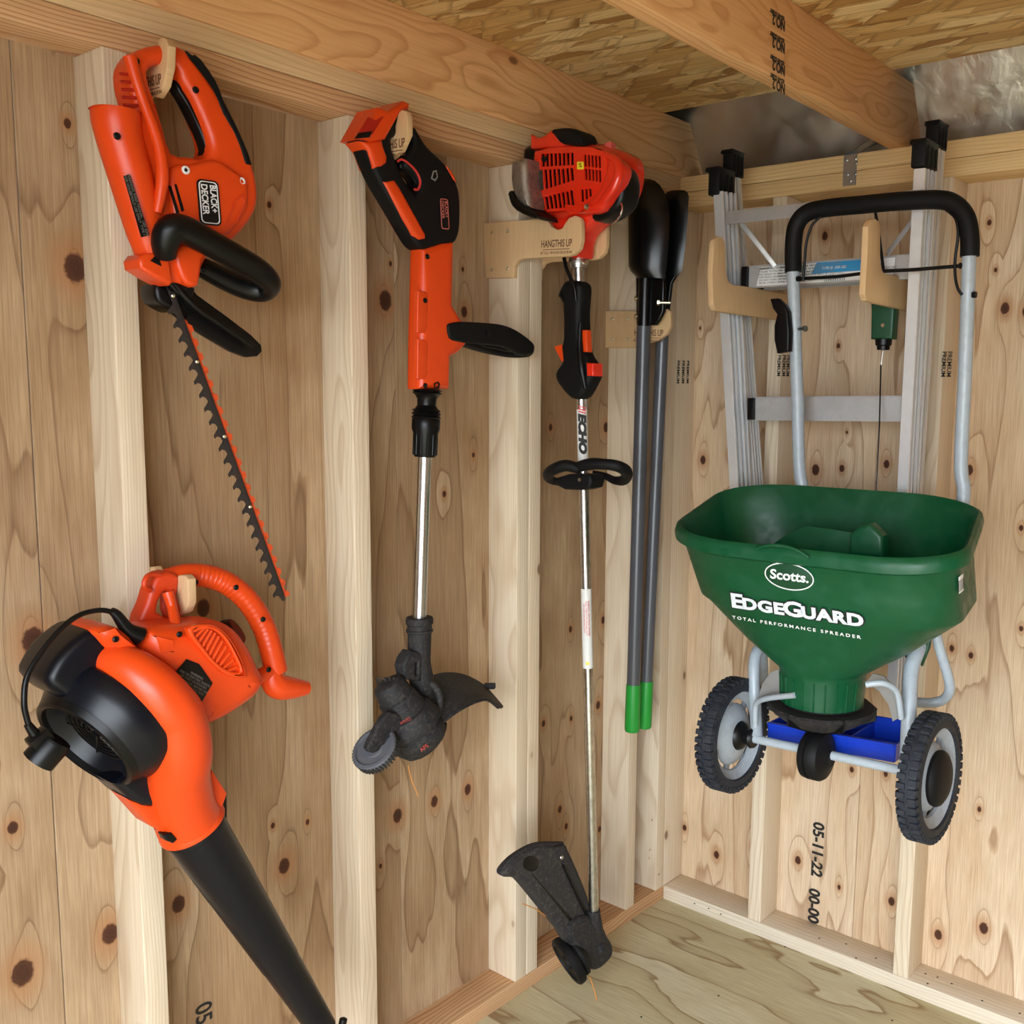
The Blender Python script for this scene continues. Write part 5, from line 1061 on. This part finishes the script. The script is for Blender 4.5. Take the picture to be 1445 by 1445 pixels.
# ================================================================ marks printed on the timber, and the joist strap
def mark(name, s_, f, size, parent, mat=INK, **k): return text(name, s_, f, size, mat, parent, **k)
mark('date_stamp', "05-11-22", fy(1153, 1199, -.0012, -90), .043, wb, sx=.95, off=.0014)
mark('date_stamp', "00-00-00", fy(1147, 1292, -.0012, -90), .043, wb, sx=.95, off=.0014)
mark('date_stamp', "05-11-22", fx(288, 1470, .0012, -90), .043, wl, sx=.95, off=.0006)
for i, px in enumerate((1331.5, 1339.5)): mark('grade_stamp', "PREMIUM", fy(px, 514, -W-.0012, -90), .0135, wb, sx=1.0, off=.0003)
mark('grade_stamp', "PREMIUM", frame(Y(1347, 515, -W)+V(0, 0, 0), V(0, 0, -1), V(0, 1, 0)), .0001, wb)
for i, px in enumerate((1101, 1108, 1114)): mark('grade_stamp', "PREMIUM", fy(px-2, 516, -W-.0012, -90), .0125, wb, sx=1.0, off=.0003)
for i, px in enumerate((957, 964, 970.5)): mark('grade_stamp', "PREMIUM", frame(X(px, 525, W+.0012), V(0, 0, -1), V(0, 1, 0)), .0155, wl, sx=.95, off=.0003)
for i, py in enumerate((28, 60, 92, 118)):
    f = frame(X(1099, py+3, .6920+.0012), V(0, -1, 0), V(0, 0, -1)); mark('grade_stamp', "NO.2", f, .024, ce, sx=.8, off=.0008)
    f = frame(X(1097, py-8, .6920+.0012), V(0, -1, 0), V(0, 0, -1)); mark('grade_stamp', "KD-HT S-DRY", f, .009, ce, sx=.9, off=.0004)
# galvanised strap nailed to the plates under the joist
bm = bmesh.new(); c_ = Y(1200, 222, -W-.0016); c0, c1 = Y(1199, 200, -W), Y(1198, 262, -W)
add_box(bm, (c_.x-.0165, -W-.0026, c1.z), (c_.x+.0165, -W-.0002, ZT-.001), .0006)
def qd(ps, th=V(0, 0, .0018)):
    A = [bm.verts.new(p) for p in ps]; B = [bm.verts.new(Vector(p)+th) for p in ps]; bm.faces.new(A); bm.faces.new(B[::-1])
    for i in range(4): bm.faces.new((A[i], B[i], B[(i+1) % 4], A[(i+1) % 4]))
xj = .094+.598-S
qd([(c_.x-.0165, -W-.001, ZT-.002), (c_.x+.0165, -W-.001, ZT-.002), (xj-.004, -W+.02, ZT+.030), (xj-.004, -W-.02, ZT+.034)], V(-.001, .001, .0016))
qd([(xj-.0022, -W-.02, ZT+.002), (xj-.0022, -W+.03, ZT+.002), (xj-.0022, -W+.03, ZT+.050), (xj-.0022, -W-.02, ZT+.050)], V(.0018, 0, 0))
bmfin('joist_strap', bm, GALV, wb)
screws([Y(a, b, -W-.0026) for a, b in ((1194.5,226),(1207,224),(1208,230),(1196,246),(1207,245),(1200,255))], (0, -1, 0), GALV, wb, .0042, 'strap_nail')

bm = bmesh.new()
for px, py, hz in [(1000,1282,S),(1017,1290,S),(980,1275,S),(1108,1336,S),(1156,1324,S),(1194,1332,S),(1236,1352,S),(1306,1374,S),(1323,1379,S),(1309,1388,S),(1343,1388,S),(1386,1412,S),(1439,1430,S),(1259,1440,0),(1014,1405,0),(905,1435,0),(1208,1352,S)]:
    c_ = Z(px, py, hz+.0003); add_lathe(bm, c_, (0, 0, 1), [(0, .0026), (.0002, .0026), (.0002, 0)], 8)
bmfin('nail_hole', bm, INK, wb)
for px, py in [(920,1157),(916,1211),(930,1234),(917,1199)]:
    lathe('nail_head', X(px, py, W+.0003), (1, 0, 0), [(0, .003), (.0005, .003), (.0006, 0)], ZINC, wl, 10)
